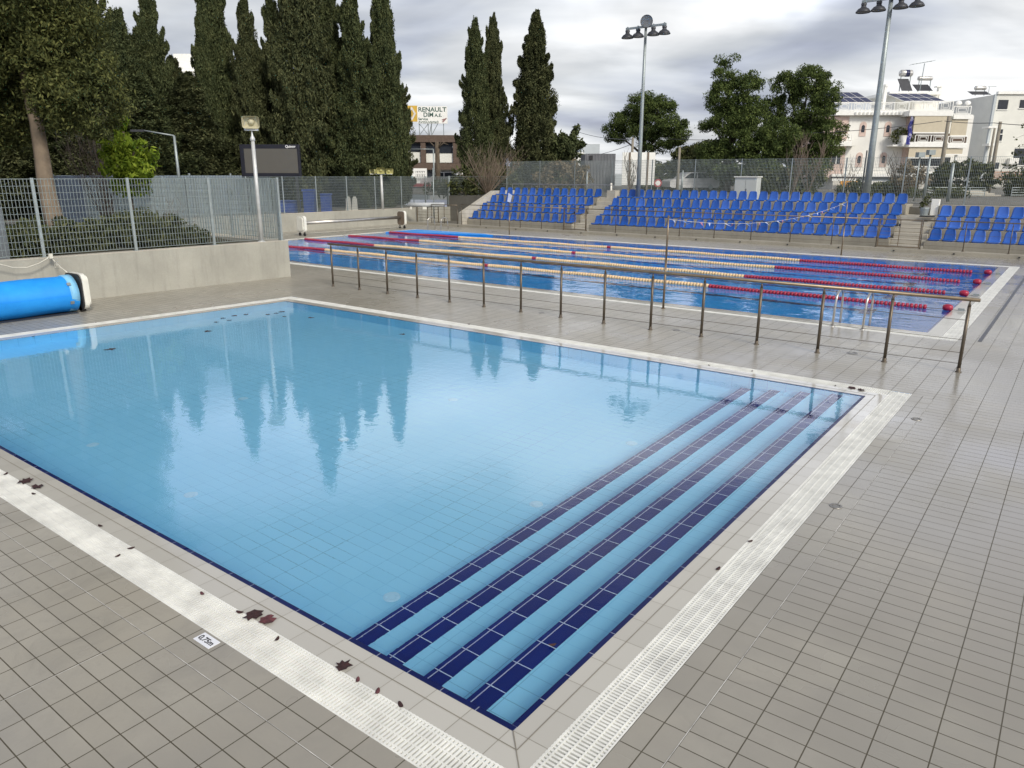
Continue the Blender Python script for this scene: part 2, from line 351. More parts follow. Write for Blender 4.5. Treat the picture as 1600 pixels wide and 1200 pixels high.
# coping (dips slightly under the water film)
def cop(o0, o1, i0, i1, zo, zi, m):
    b.cur = m; b.face([(*o0, zo), (*o1, zo), (*i1, zi), (*i0, zi)])
A0 = lx(WY0); A1 = lx(WY1)
CW = .215
oc = [(-1.69, 2.30), (-1.69, 10.25), (A1-.2, 10.25), (A0-.2, 2.30)]; mc = [(-1.81, 2.43), (-1.81, 10.15), (A1-.1, 10.15), (A0-.1, 2.43)]
ic = [(WX, WY0), (WX, WY1), (A1, WY1), (A0, WY0)]
zs = (-.001, -.003, -.006)
for k in range(4):
    k2 = (k+1) % 4; mm = 0 if k in (0, 2) else 1
    cop(oc[k], oc[k2], mc[k], mc[k2], zs[0], zs[1], mm); cop(mc[k], mc[k2], ic[k], ic[k2], zs[1]-.0005, zs[2], mm)
    # groove line between the two coping tiles
tag(b.build('coping_floor', [m_cop, m_cop2], fix=False), kind='structure')
b = MB()
for k, (d0, d1) in enumerate((((0, 0), (0, 0)),)): pass
# dark joint line on the coping
def strip(p0, p1, w, z):
    p0, p1 = Vector((*p0, z)), Vector((*p1, z)); t = (p1-p0).normalized(); n_ = Vector((-t.y, t.x, 0))*w/2
    b.face([p0-n_, p1-n_, p1+n_, p0+n_])
for k in range(4): strip(mc[k], mc[(k+1) % 4], .006, zs[1]+.002)
strip(oc[0], ic[0], .006, .0006)
tag(b.build('coping_joint_floor', m_chan and simple('joint_grout', (.24, .22, .18), .8), fix=False), kind='structure')
# navy rim tiles
b = MB(); z = -.0062
b.cur = 0; b.face([(WX-NV, WY0, z), (WX, WY0, z), (WX, WY1, z), (WX-NV, WY1, z)])
b.face([(A0, WY0, z), (A0+NV*.6, WY0, z), (A1+NV*.6, WY1, z), (A1, WY1, z)])
b.cur = 1; b.face([(A0, WY0, z+.0004), (WX, WY0, z+.0004), (WX, WY0+NV, z+.0004), (A0, WY0+NV, z+.0004)]); b.face([(A1, WY1-NV, z+.0004), (WX, WY1-NV, z+.0004), (WX, WY1, z+.0004), (A1, WY1, z+.0004)])
tag(b.build('pool_rim_wall_tile', [m_rim, m_rimx], fix=False), kind='structure')
b = MB()
b.cur = 0; b.face([(A0, WY0, ZF), (WX, WY0, ZF), (WX, WY1, ZF), (A1, WY1, ZF)])
b.cur = 1
b.face([(A0, WY0, ZF), (WX, WY0, ZF), (WX, WY0, -.02), (A0, WY0, -.02)]); b.face([(A1, WY1, ZF), (WX, WY1, ZF), (WX, WY1, -.02), (A1, WY1, -.02)])
b.cur = 2
b.face([(WX, WY0, ZF), (WX, WY1, ZF), (WX, WY1, -.02), (WX, WY0, -.02)]); b.face([(A0, WY0, ZF), (A1, WY1, ZF), (A1, WY1, -.02), (A0, WY0, -.02)])
tag(b.build('pool_basin_floor', [m_pool, m_poolw, m_poolw2], fix=False), kind='structure')
# entry steps: one thing, four treads
st = empty('pool_steps', (WX, 6.3, ZF), 0, 'four submerged pool entry steps edged with broad navy blue nosing tiles', 'steps')
for k in range(4):
    b = MB(); xa = -2.305-.405*k; z = -.15*(k+1)
    b.box(xa-WX, WY0+.003-6.3, 0.002 if k == 3 else 0.004, (-.004 if k == 0 else -.405*k-.002), WY1-.003-6.3, z-ZF)
    t_ = b.build('tread', m_pool, st)
    b = MB(); b.cur = 0; e0 = xa-WX
    b.box(e0-.014, WY0+.004-6.3, z-ZF-.045, e0+.128, WY1-.004-6.3, z-ZF+.004)
    b.cur = 1; b.box(e0+.016, WY0+.005-6.3, z-ZF-.01, e0+.0225, WY1-.005-6.3, z-ZF+.0055)
    b.build('nosing', [m_navy, m_pline], t_)
# floor inlets
m_inlet = simple('pale_inlet_plastic', (.42, .72, .90), .5, var=.05); m_inlet.node_tree.nodes['Principled BSDF'].inputs['Specular IOR Level'].default_value = 0
for px, py in ((612, 932), (838, 787), (298, 772), (145, 694), (537, 686), (987, 692), (708, 624), (380, 622)):
    p = gz(px, py, -.42); dd = Vector((p.x, p.y, 0)).normalized(); p = gz(px, py, 0)
    hd = math.hypot(p.x, p.y); si = hd/math.hypot(hd, EYE)/1.33; p = p+dd*(.75*si/math.sqrt(1-si*si))
    b = MB(); b.lathe([(.0, .012), (.04, .012), (.062, .006), (.068, 0)], (0, 0, 0), 20)
    for k in range(6):
        a = k*math.pi/3; b.obox((.038*math.cos(a), .038*math.sin(a), .0125), (.012*math.cos(a), .012*math.sin(a), 0), (-.004*math.sin(a), .004*math.cos(a), 0), (0, 0, .003))
    o = b.build('pool_inlet', m_inlet); o.location = (p.x, p.y, ZF+.002)
    where = {612: 'near the foot of the steps beside the near wall', 838: 'beside the middle of the steps', 298: 'in the near left part of the pool', 145: 'farthest left on the near side', 537: 'under the long cypress reflection tip', 987: 'beside the steps towards their far end', 708: 'in the far middle of the pool', 380: 'in the far left part of the pool'}[px]
    tag(o, 'round white floor inlet under water '+where, 'pool inlet', 'round inlets on the training pool floor')
# water surface reaches the grates
b = MB(); zw = -.005
b.face([(A0, WY0, -.009), (WX, WY0, -.009), (WX, WY1, -.009), (A1, WY1, -.009)])
tag(b.build('training_pool_water', m_water, fix=False), kind='structure')
# ------------------------------------------------------------------ competition pool
BX0, BX1, BY0, BY1, BZ = -27.0, -1.97, 15.05, 27.55, -1.9
b = MB()
b.cur = 0; b.face([(BX0, BY0, BZ), (BX1, BY0, BZ), (BX1, BY1, BZ), (BX0, BY1, BZ)])
for p0, p1 in (((BX0, BY0), (BX1, BY0)), ((BX1, BY0), (BX1, BY1)), ((BX1, BY1), (BX0, BY1)), ((BX0, BY1), (BX0, BY0))):
    b.face([(*p0, BZ), (*p1, BZ), (*p1, -.03), (*p0, -.03)])
b.cur = 1
for k in range(5):
    y = 16.3+2.5*k; b.box(BX0+1.8, y-.125, BZ+.004, BX1-1.8, y+.125, BZ+.006)
for s_ in (BX0+1.8, BX1-1.8):
    for k in range(5): b.box(s_-.125, 16.3+2.5*k-.45, BZ+.008, s_+.125, 16.3+2.5*k+.45, BZ+.010)
tag(b.build('deep_basin_floor', [m_big, m_lane], fix=False), kind='structure')
b = MB(); oo = [(-1.70, 14.77), (-1.70, 27.79), (-27.28, 27.79), (-27.28, 14.77)]; ii = [(BX1, BY0), (BX1, BY1), (BX0, BY1), (BX0, BY0)]
for k in range(4): cop(oo[k], oo[(k+1) % 4], ii[k], ii[(k+1) % 4], -.001, -.006, 0 if k in (0, 2) else 1)
tag(b.build('far_coping_floor', [m_cop, m_cop2], fix=False), kind='structure')
b = MB()
for k, (x0, y0, x1, y1) in enumerate(((BX1-.035, BY0, BX1, BY1), (BX0, BY0, BX1, BY0+.03), (BX0, BY1-.05, BX1, BY1))): b.face([(x0, y0, -.0062+k*.0004), (x1, y0, -.0062+k*.0004), (x1, y1, -.0062+k*.0004), (x0, y1, -.0062+k*.0004)])
tag(b.build('far_rim_wall_tile', m_lane, fix=False), kind='structure')
b = MB(); b.face([(BX0, BY0, -.009), (BX1, BY0, -.009), (BX1, BY1, -.009), (BX0, BY1, -.009)])
tag(b.build('competition_pool_water', m_water2, fix=False), kind='structure')
# ------------------------------------------------------------------ gutter grates
def grate(p0, p1, w, pitch, label, inset=0.0):
    """p0-p1 runs along the inner edge, the grate extends w to the right of the direction"""
    p0, p1 = Vector((*p0, 0)), Vector((*p1, 0)); t = (p1-p0); Ln = t.length; t.normalize(); n_ = Vector((t.y, -t.x, 0))
    root = empty('gutter_grate', (p0+p1)/2, 0, label, 'gutter grate', 'white overflow gutter grates around the pools'); o = -(p0+p1)/2
    ch = MB(); c = (p0+p1)/2+n_*w/2+o; ch.obox(c+Vector((0, 0, -.06)), t*Ln/2, n_*w/2, (0, 0, .01)); ch.build('channel', m_chan, root)
    s_ = MB(); ww = w-.006; nb = int(Ln/pitch)
    for k in range(nb):
        s_.obox(p0+o+t*((k+.5)*pitch)+n_*(w/2)+Vector((0, 0, -.008)), t*pitch*(.275 if k % 39 else .20), n_*ww/2, (0, 0, .007))
    s_.build('slat', m_grate, root)['kind'] = 'stuff'
    r_ = MB()
    for f in (.02, .13, .37, .63, .87, .98):
        r_.obox(p0+o+t*Ln/2+n_*(w*f)+Vector((0, 0, -.006)), t*Ln/2, n_*(.0038 if .1 < f < .9 else .005), (0, 0, .0061))
    r_.build('rib', m_grate, root)
    return root
grate((-1.69, 10.5), (-1.69, 2.05), -.25, .0254, 'long white slatted grate beside the pool steps, at right angles to the near one')
grate((-1.69, 2.302), (A0-.2, 2.302), -.25, .0254, 'white slatted grate along the near edge below the dark leaves')
grate((A1-.2, 10.252), (-1.69, 10.252), -.25, .0254, 'white slatted grate between the training pool and the steel railing')
grate((lx(2.05)-.2, 2.05), (lx(10.5)-.2, 10.5), -.25, .0254, 'white slatted grate between the training pool and the blue roller')
grate((-27.28, 27.79), (-1.70, 27.79), -.25, .03, 'white grate on the far side of the lane pool below the stands')
grate((-1.70, 14.772), (-27.28, 14.772), -.25, .03, 'white grate on the railing side of the lane pool')
grate((-1.702, 28.03), (-1.702, 14.52), -.25, .025, 'white grate across the right end of the lane pool')
grate((-27.282, 14.52), (-27.282, 28.03), -.25, .03, 'white grate across the far left end of the lane pool')
# ------------------------------------------------------------------ walls
def wall(name, pts, z0, z1, th, mat, label, cat='wall', cap=None):
    """pts: polyline of the pool-side face; wall thickness th to the left"""
    root = empty(name, (*pts[0], 0), 0, label, cat); b = MB(); O = Vector((*pts[0], 0)); cp = MB()
    for a, c in zip(pts, pts[1:]):
        a, c = Vector((*a, 0))-O, Vector((*c, 0))-O; t = (c-a).normalized(); n_ = Vector((-t.y, t.x, 0))
        b.prism([a+Vector((0, 0, z0)), c+Vector((0, 0, z0)), c+n_*th+Vector((0, 0, z0)), a+n_*th+Vector((0, 0, z0))], (0, 0, z1-z0))
        cp.prism([a-n_*.004+Vector((0, 0, z1+.001)), c-n_*.004+Vector((0, 0, z1+.001)), c+n_*(th+.004)+Vector((0, 0, z1+.001)), a+n_*(th+.004)+Vector((0, 0, z1+.001))], (0, 0, .02))
    b.build('render_face', mat, root); cp.build('coping_top', m_conc2, root); return root
def wx(y): return -17.31-.064*(12.66-y)
wall('garden_wall', [(wx(-7.9), -7.9), (wx(12.66), 12.66)], -.05, .97, .25, m_wall, 'beige rendered low wall behind the blue roller with a mesh fence on top')
wall('garden_wall', [(-17.57, 12.66), (-31.0, 12.66)][::1], -.05, .95, -.25 if False else .25, m_wall, 'short return of the beige wall running away behind the speaker pole')
wall('terrace_wall', [(-31.05, 12.66), (-31.05, 32.3)], -.05, .86, .22, m_wall, 'far beige wall behind the empty cover reel')
b = MB(); b.box(-31.25, 32.3, -.05, -31.05, 34.7, .84)
tag(b.build('garden_wall', m_wall), 'low beige wall end beside the gate at the far corner', 'wall')
# ------------------------------------------------------------------ mesh fences
def fence(p0, p1, z0, z1, label, pitch=.066, hp=.132, bay=2.0, post=.03, bars=(.0026, .0125), group='galvanised mesh fences around the pools', wire=.0035, thin=1):
    p0, p1 = Vector((*p0, 0)), Vector((*p1, 0)); Ln = (p1-p0).length; t = (p1-p0)/Ln; n_ = Vector((-t.y, t.x, 0))
    nb = max(1, round(Ln/bay)); bw = Ln/nb
    root = empty('mesh_fence', p0+Vector((0, 0, z0)), 0, label, 'fence', group); H = z1-z0
    for k in range(nb+1):
        b = MB(); c = t*bw*k; b.obox(c+Vector((0, 0, H/2+.01)), t*post, n_*post*.7, (0, 0, H/2+.01))
        b.obox(c+Vector((0, 0, .006)), t*post*2.2, n_*post*2.2, (0, 0, .006)); b.build('post', m_galv, root)
    for k in range(nb):
        b = MB(); s0 = bw*k+post; s1 = bw*(k+1)-post; n = int((s1-s0)/pitch)
        for i in range(n+1):
            c = t*(s0+(s1-s0)*i/n); b.obox(c+Vector((0, 0, .06+(H-.06)/2)), t*bars[0]*thin, n_*bars[1], (0, 0, (H-.06)/2))
        nh = int((H-.06)/hp)
        for j in range(nh+1):
            z = .06+(H-.062)*j/nh; e_ = .004 if 0 < j < nh else .006
            b.obox(t*(s0+s1)/2+Vector((0, 0, z)), t*(s1-s0)/2, n_*wire, (0, 0, wire*(1 if 0 < j < nh else 1.6)))
        b.build('mesh_panel', m_fence, root)
    return root
fence((wx(-1)-.12, -1.0), (wx(12.55)-.12, 12.55), .99, 2.62, 'grey mesh fence on the low wall in front of the garden bushes', bay=1.95)
fence((-17.6, 12.60), (-31.0, 12.60), .97, 2.6, 'grey mesh fence running away from the speaker pole past the garden', bay=2.1)
fence((-31.16, 12.8), (-31.16, 34.6), .88, 2.6, 'grey mesh fence on the far wall behind the empty cover reel', bay=2.05)
fence((-31.16, 34.7), (-29.25, 37.9), .88, 2.62, 'short low stretch of mesh fence left of the tall fence behind the stands', bay=1.9)
fence((-29.2, 37.9), (13.0, 37.9), 1.5, 3.5, 'tall grey mesh fence behind the blue spectator stands', bay=2.5, thin=1.3)
# ------------------------------------------------------------------ steel railing between the pools
def railing(p0, p1, n, z0, h, label, wires=(.12, .28, .47, .74), r=.024, rr=.027, posts=True, over=(.1, .12), mat=None):
    mat = mat or m_steel
    p0, p1 = Vector((*p0, 0)), Vector((*p1, 0)); d = p1-p0; t = d.normalized(); root = empty('steel_railing', p0+Vector((0, 0, z0)), 0, label, 'railing')
    for k in range(n):
        c = d*k/(n-1); b = MB()
        b.tube([c+Vector((0, 0, .0)), c+Vector((0, 0, h*.9))], r, 10); b.tube([c+Vector((0, 0, h*.9)), c+Vector((0, 0, h-.02))], [r, .008], 8)
        b.lathe([(.0, .0), (.045, 0), (.045, .008), (.03, .012), (.03, .06), (r, .062)], c, 12)
        b.build('post', m_post, root, True)
    b = MB(); b.tube([-t*over[0]+Vector((0, 0, h)), d+t*over[1]+Vector((0, 0, h))], rr, 12); b.build('handrail', mat, root, True)
    for f in wires:
        b = MB(); b.tube([Vector((0, 0, h*f))+Vector((0, -.0, 0)), d+t*.03+Vector((0, 0, h*f))], .004, 5); b.build('wire', m_post, root)
    return root
railing((-14.92, 12.16), (-1.13, 12.16), 15, 0, 1.055, 'long steel railing with thin wires between the two pools', (.12, .27, .45, .72))
# ------------------------------------------------------------------ spectator stands
ys = [31.5+.8*k for k in range(5)]
def stand(x0, x1, rows, label, back=None):
    root = empty('spectator_stand', ((x0+x1)/2, 31.5, 0), 0, label, 'spectator stand', 'concrete spectator stands'); o = (x0+x1)/2
    for k in range(rows):
        b = MB(); b.bbox(x0-o, .8*k, 0, x1-o, .8*(k+1)+(.6 if k == rows-1 else -.002), .4*(k+1), .012); b.build('step', m_conc, root)
    return root
stand(-27.0, -20.25, 4, 'concrete stand at the far left holding thirteen blue seats a row')
stand(-19.25, -5.9, 4, 'long concrete stand in the middle holding four rows of blue seats')
stand(-4.72, 4.0, 3, 'concrete stand at the right with three rows of blue seats')
def stairs(x0, x1, n, rise, run, label):
    root = empty('stand_stairs', ((x0+x1)/2, 31.5, 0), 0, label, 'stairs', 'concrete stairs between the stands'); o = (x1-x0)/2
    for k in range(n):
        b = MB(); b.bbox(-o, run*k, 0, o, 3.1 if k == n-1 else run*(k+1)-.002, rise*(k+1), .008); b.build('step', m_conc2, root)
stairs(-20.245, -19.255, 8, .2, .38, 'concrete stairs between the left and the middle seat blocks')
stairs(-5.895, -4.725, 6, .2, .32, 'concrete stairs between the middle and the right seat blocks')
b = MB(); b.prism([(-27.3, 31.1, 0), (-27.3, 31.1, .72), (-27.3, 33.9, 1.84), (-27.3, 36.0, 1.84), (-27.3, 36.0, 0)], (.27, 0, 0))
tag(b.build('wing_wall', m_conc2), 'sloping beige side wall at the left end of the stands', 'wall')
b = MB(); b.box(-4.72, 33.92, 0, 12.4, 34.6, 1.62)
tag(b.build('back_wall', m_conc), 'grey concrete wall behind the right hand seat block', 'wall')
b = MB(); b.bbox(-19.9, 34.2, 1.4, -19.4, 34.65, 1.95, .01)
tag(b.build('concrete_block', m_conc2), 'small beige concrete block at the top of the left stairs', 'block')
b = MB(); b.box(HX0+.3, 30.72, -.02, HX1, 31.2, .12); b.box(-27.0, 31.2, -.02, HX1, 31.5, .05)
cu = tag(b.build('stand_kerb', m_conc), kind='structure')
for k in range(15):
    b = MB(); x = -27+k*1.95; b.tube([(x, 30.70, .05), (x, 30.74, .05)], .03, 10); b.build('weep_hole', m_black, cu)
# railing at the foot of the stands (three runs with gates)
railing((-27.0, 31.0), (-20.4, 31.0), 6, .12, 1.04, 'steel railing in front of the left seat block', (.15, .35, .55, .78), .016, .02, over=(.0, .0))
railing((-19.1, 31.0), (-6.25, 31.0), 9, .12, 1.04, 'long steel railing in front of the middle seat block', (.15, .35, .55, .78), .016, .02, over=(.0, .0))
railing((-4.75, 31.0), (3.5, 31.0), 7, .12, 1.04, 'steel railing in front of the right seat block', (.15, .35, .55, .78), .016, .02, over=(.0, .0))
railing((-29.2, 31.0), (-27.3, 31.0), 3, .0, 1.12, 'short steel railing at the foot of the sloping side wall', (.15, .35, .55, .78), .02, .02, over=(.0, .0))
def gate(x0, x1, y, z0, h, label, mat=None):
    root = empty('steel_gate', ((x0+x1)/2, y, z0), 0, label, 'gate', 'steel gates at the stands'); w = (x1-x0)/2
    b = MB(); s_ = .02
    for x in (-w, w): b.box(x-s_, -s_, .03, x+s_, s_, h)
    b.box(-w, -s_*.9, h-.04, w, s_*.9, h-.002); b.box(-w, -s_*.9, .032, w, s_*.9, .07); b.box(-.012, -.013, .06, .012, .013, h-.02); b.build('frame', m_steel, root)
    b = MB()
    for k in range(6):
        z = .1+(h-.2)*(k+.5)/6; b.tube([(-w, 0, z), (w, 0, z)], .007, 6)
    b.build('bars', m_steel, root)
    b = MB(); b.box(-.05, -.05, h*.75, .02, -.03, h*.75+.1); b.build('latch', m_black, root)
gate(-20.37, -19.13, 31.0, .12, 1.06, 'steel gate closing the stairs left of the middle seat block')
gate(-6.2, -4.8, 31.0, .12, 1.06, 'steel gate closing the stairs right of the middle seat block')
gate(-30.9, -29.25, 31.6, 0, 1.15, 'steel gate beside the far end of the beige wall')
# tube railing behind the top row of the left block
r = empty('tube_railing', (-27, 34.5, 1.6), 0, 'thin tube handrail behind the top row of the left seat block', 'railing'); b = MB()
pts = [(0.8, 0, 0), (0.8, 0, .62), (7.3, -.05, .62), (7.35, -.1, .60), (7.35, -.1, -.3)]
b.tube(pts, .02, 8)
b.build('top_tube', m_steelL, r)
for k in range(1, 5):
    b = MB(); b.tube([(.8+1.35*k, 0, 0), (.8+1.35*k, 0, .61)], .014, 6); b.build('post', m_steelL, r)
# ------------------------------------------------------------------ seats
def seat_proto():
    root = empty('stadium_seat')
    prof = [(-.215, -.035), (-.225, .0), (-.20, .025), (-.10, .018), (.02, .012), (.11, .022), (.155, .06), (.175, .13), (.19, .22), (.205, .31), (.213, .37), (.222, .385)]
    wid = [.195, .20, .205, .207, .207, .205, .20, .195, .185, .17, .145, .10]
    nu = 8; V = []; Fc = []
    for i, ((y, z), w) in enumerate(zip(prof, wid)):
        for j in range(nu+1):
            u = j/nu*2-1; dz = .02*(abs(u)**3) if i < 6 else 0; dy = -.03*(abs(u)**2.5) if i >= 6 else 0
            V.append((w*u, y+dy, z+dz+.035))
    n = len(V)
    def nrm(i):
        a = prof[max(i-1, 0)]; c = prof[min(i+1, len(prof)-1)]; dy, dz = c[0]-a[0], c[1]-a[1]; l = math.hypot(dy, dz); return (-dz/l, dy/l)
    for i in range(len(prof)):
        ny, nz = nrm(i)
        for j in range(nu+1):
            x, y, z = V[i*(nu+1)+j]; V.append((x, y-ny*.014, z-nz*.014))
    for i in range(len(prof)-1):
        for j in range(nu):
            a = i*(nu+1)+j; Fc.append((a, a+1, a+nu+2, a+nu+1)); Fc.append((n+a, n+a+nu+1, n+a+nu+2, n+a+1))
    for i in range(len(prof)-1):
        for j in (0, nu):
            a = i*(nu+1)+j; Fc.append((a, a+nu+1, n+a+nu+1, n+a))
    for i in (0, len(prof)-1):
        for j in range(nu):
            a = i*(nu+1)+j; Fc.append((a, a+1, n+a+1, n+a))
    b = MB(); b.mesh(V, Fc); b.build('shell', m_seat, root, True)
    b = MB(); b.box(-.05, -.19, -.0, .05, .12, .02); b.box(-.09, -.16, .018, -.06, .10, .036); b.box(.06, -.16, .018, .09, .10, .036); b.box(-.03, -.205, .0, .03, -.185, .035)
    b.build('bracket', m_conc2, root); return root
ORD = ['first', 'second', 'third', 'fourth', 'fifth', 'sixth', 'seventh', 'eighth', 'ninth', 'tenth', 'eleventh', 'twelfth', 'thirteenth', 'fourteenth']
ROW = ['front', 'second', 'third', 'top']
proto = seat_proto(); used = False
for name, x0, x1, n, rows in (('left block', -26.75, -20.45, 13, 4), ('middle block', -18.95, -6.15, 28, 4), ('right block', -4.42, -1.15, 8, 3)):
    for k in range(rows):
        for i in range(n):
            s_ = proto if not used else copy_tree(proto); used = True
            s_.location = (x0+(x1-x0)*i/(n-1)+(.0 if k % 2 == 0 else .0), 31.5+.8*k+.24, .4*(k+1)+.004)
            s_.rotation_euler = (0, 0, random.uniform(-.015, .015))
            side = 'left' if i < n/2 or name[0] == 'r' else 'right'; c = i if side == 'left' else n-1-i
            rn = ROW[k] if not (name[0] == 'r' and k == 2) else 'top'
            if rn == 'third': rn = 'third lowest'
            if rn == 'second': rn = 'second lowest' if name[0] != 'r' else 'middle'
            tag(s_, 'blue plastic seat, %s from the %s end, %s row of the %s' % (ORD[c], side, rn, name), 'seat', 'blue plastic seats of the stands')
# ------------------------------------------------------------------ lane ropes
m_rr = simple('red_float', (.36, .015, .05), .35, var=.2, scale=8); m_rc = simple('cream_float', (.80, .58, .32), .4, var=.12, scale=6); m_rg = simple('green_tensioner', (.12, .3, .2), .4)
m_cable = simple('cable', (.12, .12, .12), .4, .5)
for nme, y in (('nearest the railing', 17.9), ('second from the railing', 20.4), ('third from the railing, second from the stands', 22.9), ('nearest the stands', 25.4)):
    r = empty('lane_rope', (-14.5, y, .03), 0, 'red and cream lane rope, '+nme, 'lane rope', 'floating lane ropes of the competition pool')
    xa, xb = -26.7, -2.35; secs = []; p = .085; n = int((xb-xa)/p)
    for k in range(n):
        x = xa+k*p; isred = x < -22.3 or x > -7.4 or abs(x+14.6) < .09
        z = -.012+.008*math.sin(x*2.1+y); yy = .03*math.sin(x*.45+y)
        if not secs or secs[-1][0] != isred: secs.append((isred, MB()))
        secs[-1][1].lathe([(.018, -.036), (.056, -.030), (.062, 0), (.056, .030), (.018, .036)], (x+14.5, yy, z), 10, (1, 0, 0))
    for isred, b in secs: b.build('red_float_string' if isred else 'cream_float_string', m_rr if isred else m_rc, r, True)
    b = MB(); b.tube([(-27.2+14.5, 0, 0), (xa+14.5, 0, -.02), (xb+14.5, 0, -.02), (-1.72+14.5, 0, -.01)], .006, 6); b.build('cable', m_cable, r)
    b = MB(); b.lathe([(.0, -.10), (.05, -.09), (.075, -.03), (.075, .03), (.05, .09), (0, .10)], (-2.05+14.5, 0, .02), 12, (1, 0, 0)); b.build('end_float', m_rr, r, True)
    b = MB(); b.box(-1.86+14.5, -.02, -.02, -1.74+14.5, .02, .03); b.build('tensioner', m_galv, r)
# ------------------------------------------------------------------ backstroke flag posts and flag line
m_fl = [simple('white_pennant', (.40, .45, .60), .7), simple('blue_pennant', (.10, .2, .5), .7), simple('red_pennant', (.38, .16, .24), .7)]
posts = [((-6.87, 14.35), 1.93, 'steel flag post standing in front of the lane pool beside the railing'), ((-6.77, 28.2), 1.9, 'steel flag post at the far edge below the long middle seat block'),
         ((-21.6, 28.2), 1.95, 'steel flag post at the far edge in front of the left seat block'), ((-22.0, 14.4), 0, '')]
for (x, y), h, lb in posts[:3]:
    r = empty('flag_post', (x, y, 0), 0, lb, 'post', 'thin steel flag posts at the pool edge'); b = MB(); b.tube([(0, 0, 0), (0, 0, 1.0)], .023, 10); b.tube([(0, 0, 1.0), (0, 0, h)], .019, 10); b.build('shaft', m_steel, r, True)
    b = MB(); b.lathe([(0, 0), (.045, 0), (.045, .015), (.026, .02)], (0, 0, 0), 12); b.lathe([(.028, -.03), (.028, .03)], (0, 0, 1.0), 10); b.build('collar', m_steel, r)
r = empty('pennant_line', (-6.82, 21.3, 1.85), 0, 'sagging line of small white, blue and red pennants hung across the lane pool', 'pennant line')
def sag(s): return Vector((-.05+.1*s, -6.9+13.85*s, -.0-.42*4*s*(1-s)*.8+.0))
b = MB(); b.tube([sag(i/24) for i in range(25)], .004, 4); b.build('line', m_rope, r)
pb = [MB(), MB(), MB()]
for k in range(30):
    p0 = sag((k+.3)/30); p1 = sag((k+.58)/30); mid = (p0+p1)/2+Vector((.14*math.sin(k*2.3), .08*math.cos(k), -.075)); n_ = Vector((.002, 0, 0))
    pb[0].v.clear(); pb[0].f.clear(); pb[0].m.clear(); pb[0].prism([p0, p1, mid], n_); pb[0].build('pennant', m_fl[(0, 1, 0, 2)[k % 4]], r)
b = MB(); b.prism([(-.01, -.0, 0), (.10, .12, -.1), (.06, .03, -.42), (-.03, -.06, -.38)], (.01, .01, 0)); o = b.build('hanging_pennant', m_fl[0]); o.location = (-21.6, 28.15, 1.9)
tag(o, 'white pennant bundle hanging from the top of the far left flag post', 'pennant')
# ------------------------------------------------------------------ pool ladders
def ladder(x0, x1, y, dy, label):
    r = empty('pool_ladder', ((x0+x1)/2, y, 0), 0, label, 'ladder', 'steel pool ladders')
    for x in (x0-(x0+x1)/2, x1-(x0+x1)/2):
        b = MB(); pts = [(x, -dy*.28, 0), (x, -dy*.24, .35)]
        for k in range(9):
            a = math.pi*k/8; pts.append((x, dy*(.02-.24*math.cos(a)), .46+.19*math.sin(a)))
        pts += [(x, dy*.27, .2), (x, dy*.28, -.9)]
        b.tube(pts, .021, 8); b.lathe([(0, 0), (.05, 0), (.05, .012), (.02, .02)], (x, -dy*.28, 0), 10); b.build('handrail', m_steelL, r, True)
    for z in (-.25, -.5, -.75):
        b = MB(); b.box(x0-(x0+x1)/2, dy*.28-.03, z, x1-(x0+x1)/2, dy*.28+.03, z+.02); b.build('rung', m_steelL, r)
ladder(-3.50, -2.97, 14.85, 1.0, 'polished steel ladder entering the lane pool behind the railing')
ladder(-26.5, -25.6, 28.1, -1.0, 'polished steel ladder at the far corner of the lane pool')
# ------------------------------------------------------------------ cover reels
def rrect(w, h, r, n=5):
    P = []
    for cx, cz, a0 in ((w-r, h-r, 0), (-w+r, h-r, 90), (-w+r, -h+r, 180), (w-r, -h+r, 270)):
        for k in range(n+1):
            a = R(a0+90*k/n); P.append((cx+r*math.cos(a), cz+r*math.sin(a)))
    return P
# empty reel at the far end
r = empty('cover_reel', (-28.5, 24.9, 0), 0, 'empty pool cover reel with bare metal tube and one white and one brown end', 'cover reel')
b = MB(); b.tube([(0, -3.1, .57), (0, 2.95, .57)], .075, 16); b.build('tube', m_steelL, r, True)
for ye, nm, mm in ((-3.25, 'end_housing', m_white), (3.1, 'end_housing', m_white)):
    b = MB(); P = [(x, ye-.07, z+.53) for x, z in rrect(.27, .37, .14)]; b.prism(P, (0, .14, 0)); o = b.build(nm, mm, r)
    b = MB(); P = [(x, ye-.115 if ye < 0 else ye+.065, z+.53) for x, z in rrect(.2, .29, .1)]; b.prism(P, (0, .05, 0)); b.build('housing_ridge', mm, o)
    if ye > 0:
        b = MB(); b.prism([(x, ye-.09, z+.53) for x, z in rrect(.245, .345, .13)], (0, .019, 0)); b.build('inner_panel', m_brown, r)
    for dx in (-.17, .17):
        b = MB(); b.box(dx-.02, ye-.03, .07, dx+.02, ye+.03, .2); b.tube([(dx, ye-.03, .07), (dx, ye+.03, .07)], .065, 14); b.build('caster', m_black, r)
b = MB()
b.tube([(.22, -3, .12), (.22, 2.9, .12)], .006, 5)
for k in range(10): b.tube([(.22, -2.7+k*.6, .12), (.22, -2.85+k*.6, .3)], .004, 4)
b.build('cord', m_rope, r)
# blue cover still folded at the far corner, floating
b = MB(); V = []
P = [(-26.95, 25.35), (-26.95, 27.5), (-22.6, 27.5), (-21.7, 27.1), (-23.3, 26.7), (-25.2, 26.1)]
b.prism([(x, y, .0) for x, y in P], (0, 0, .045)); o = tag(b.build('floating_cover', m_cover), 'flat bright blue cover sheet floating in the far corner of the lane pool', 'pool cover')
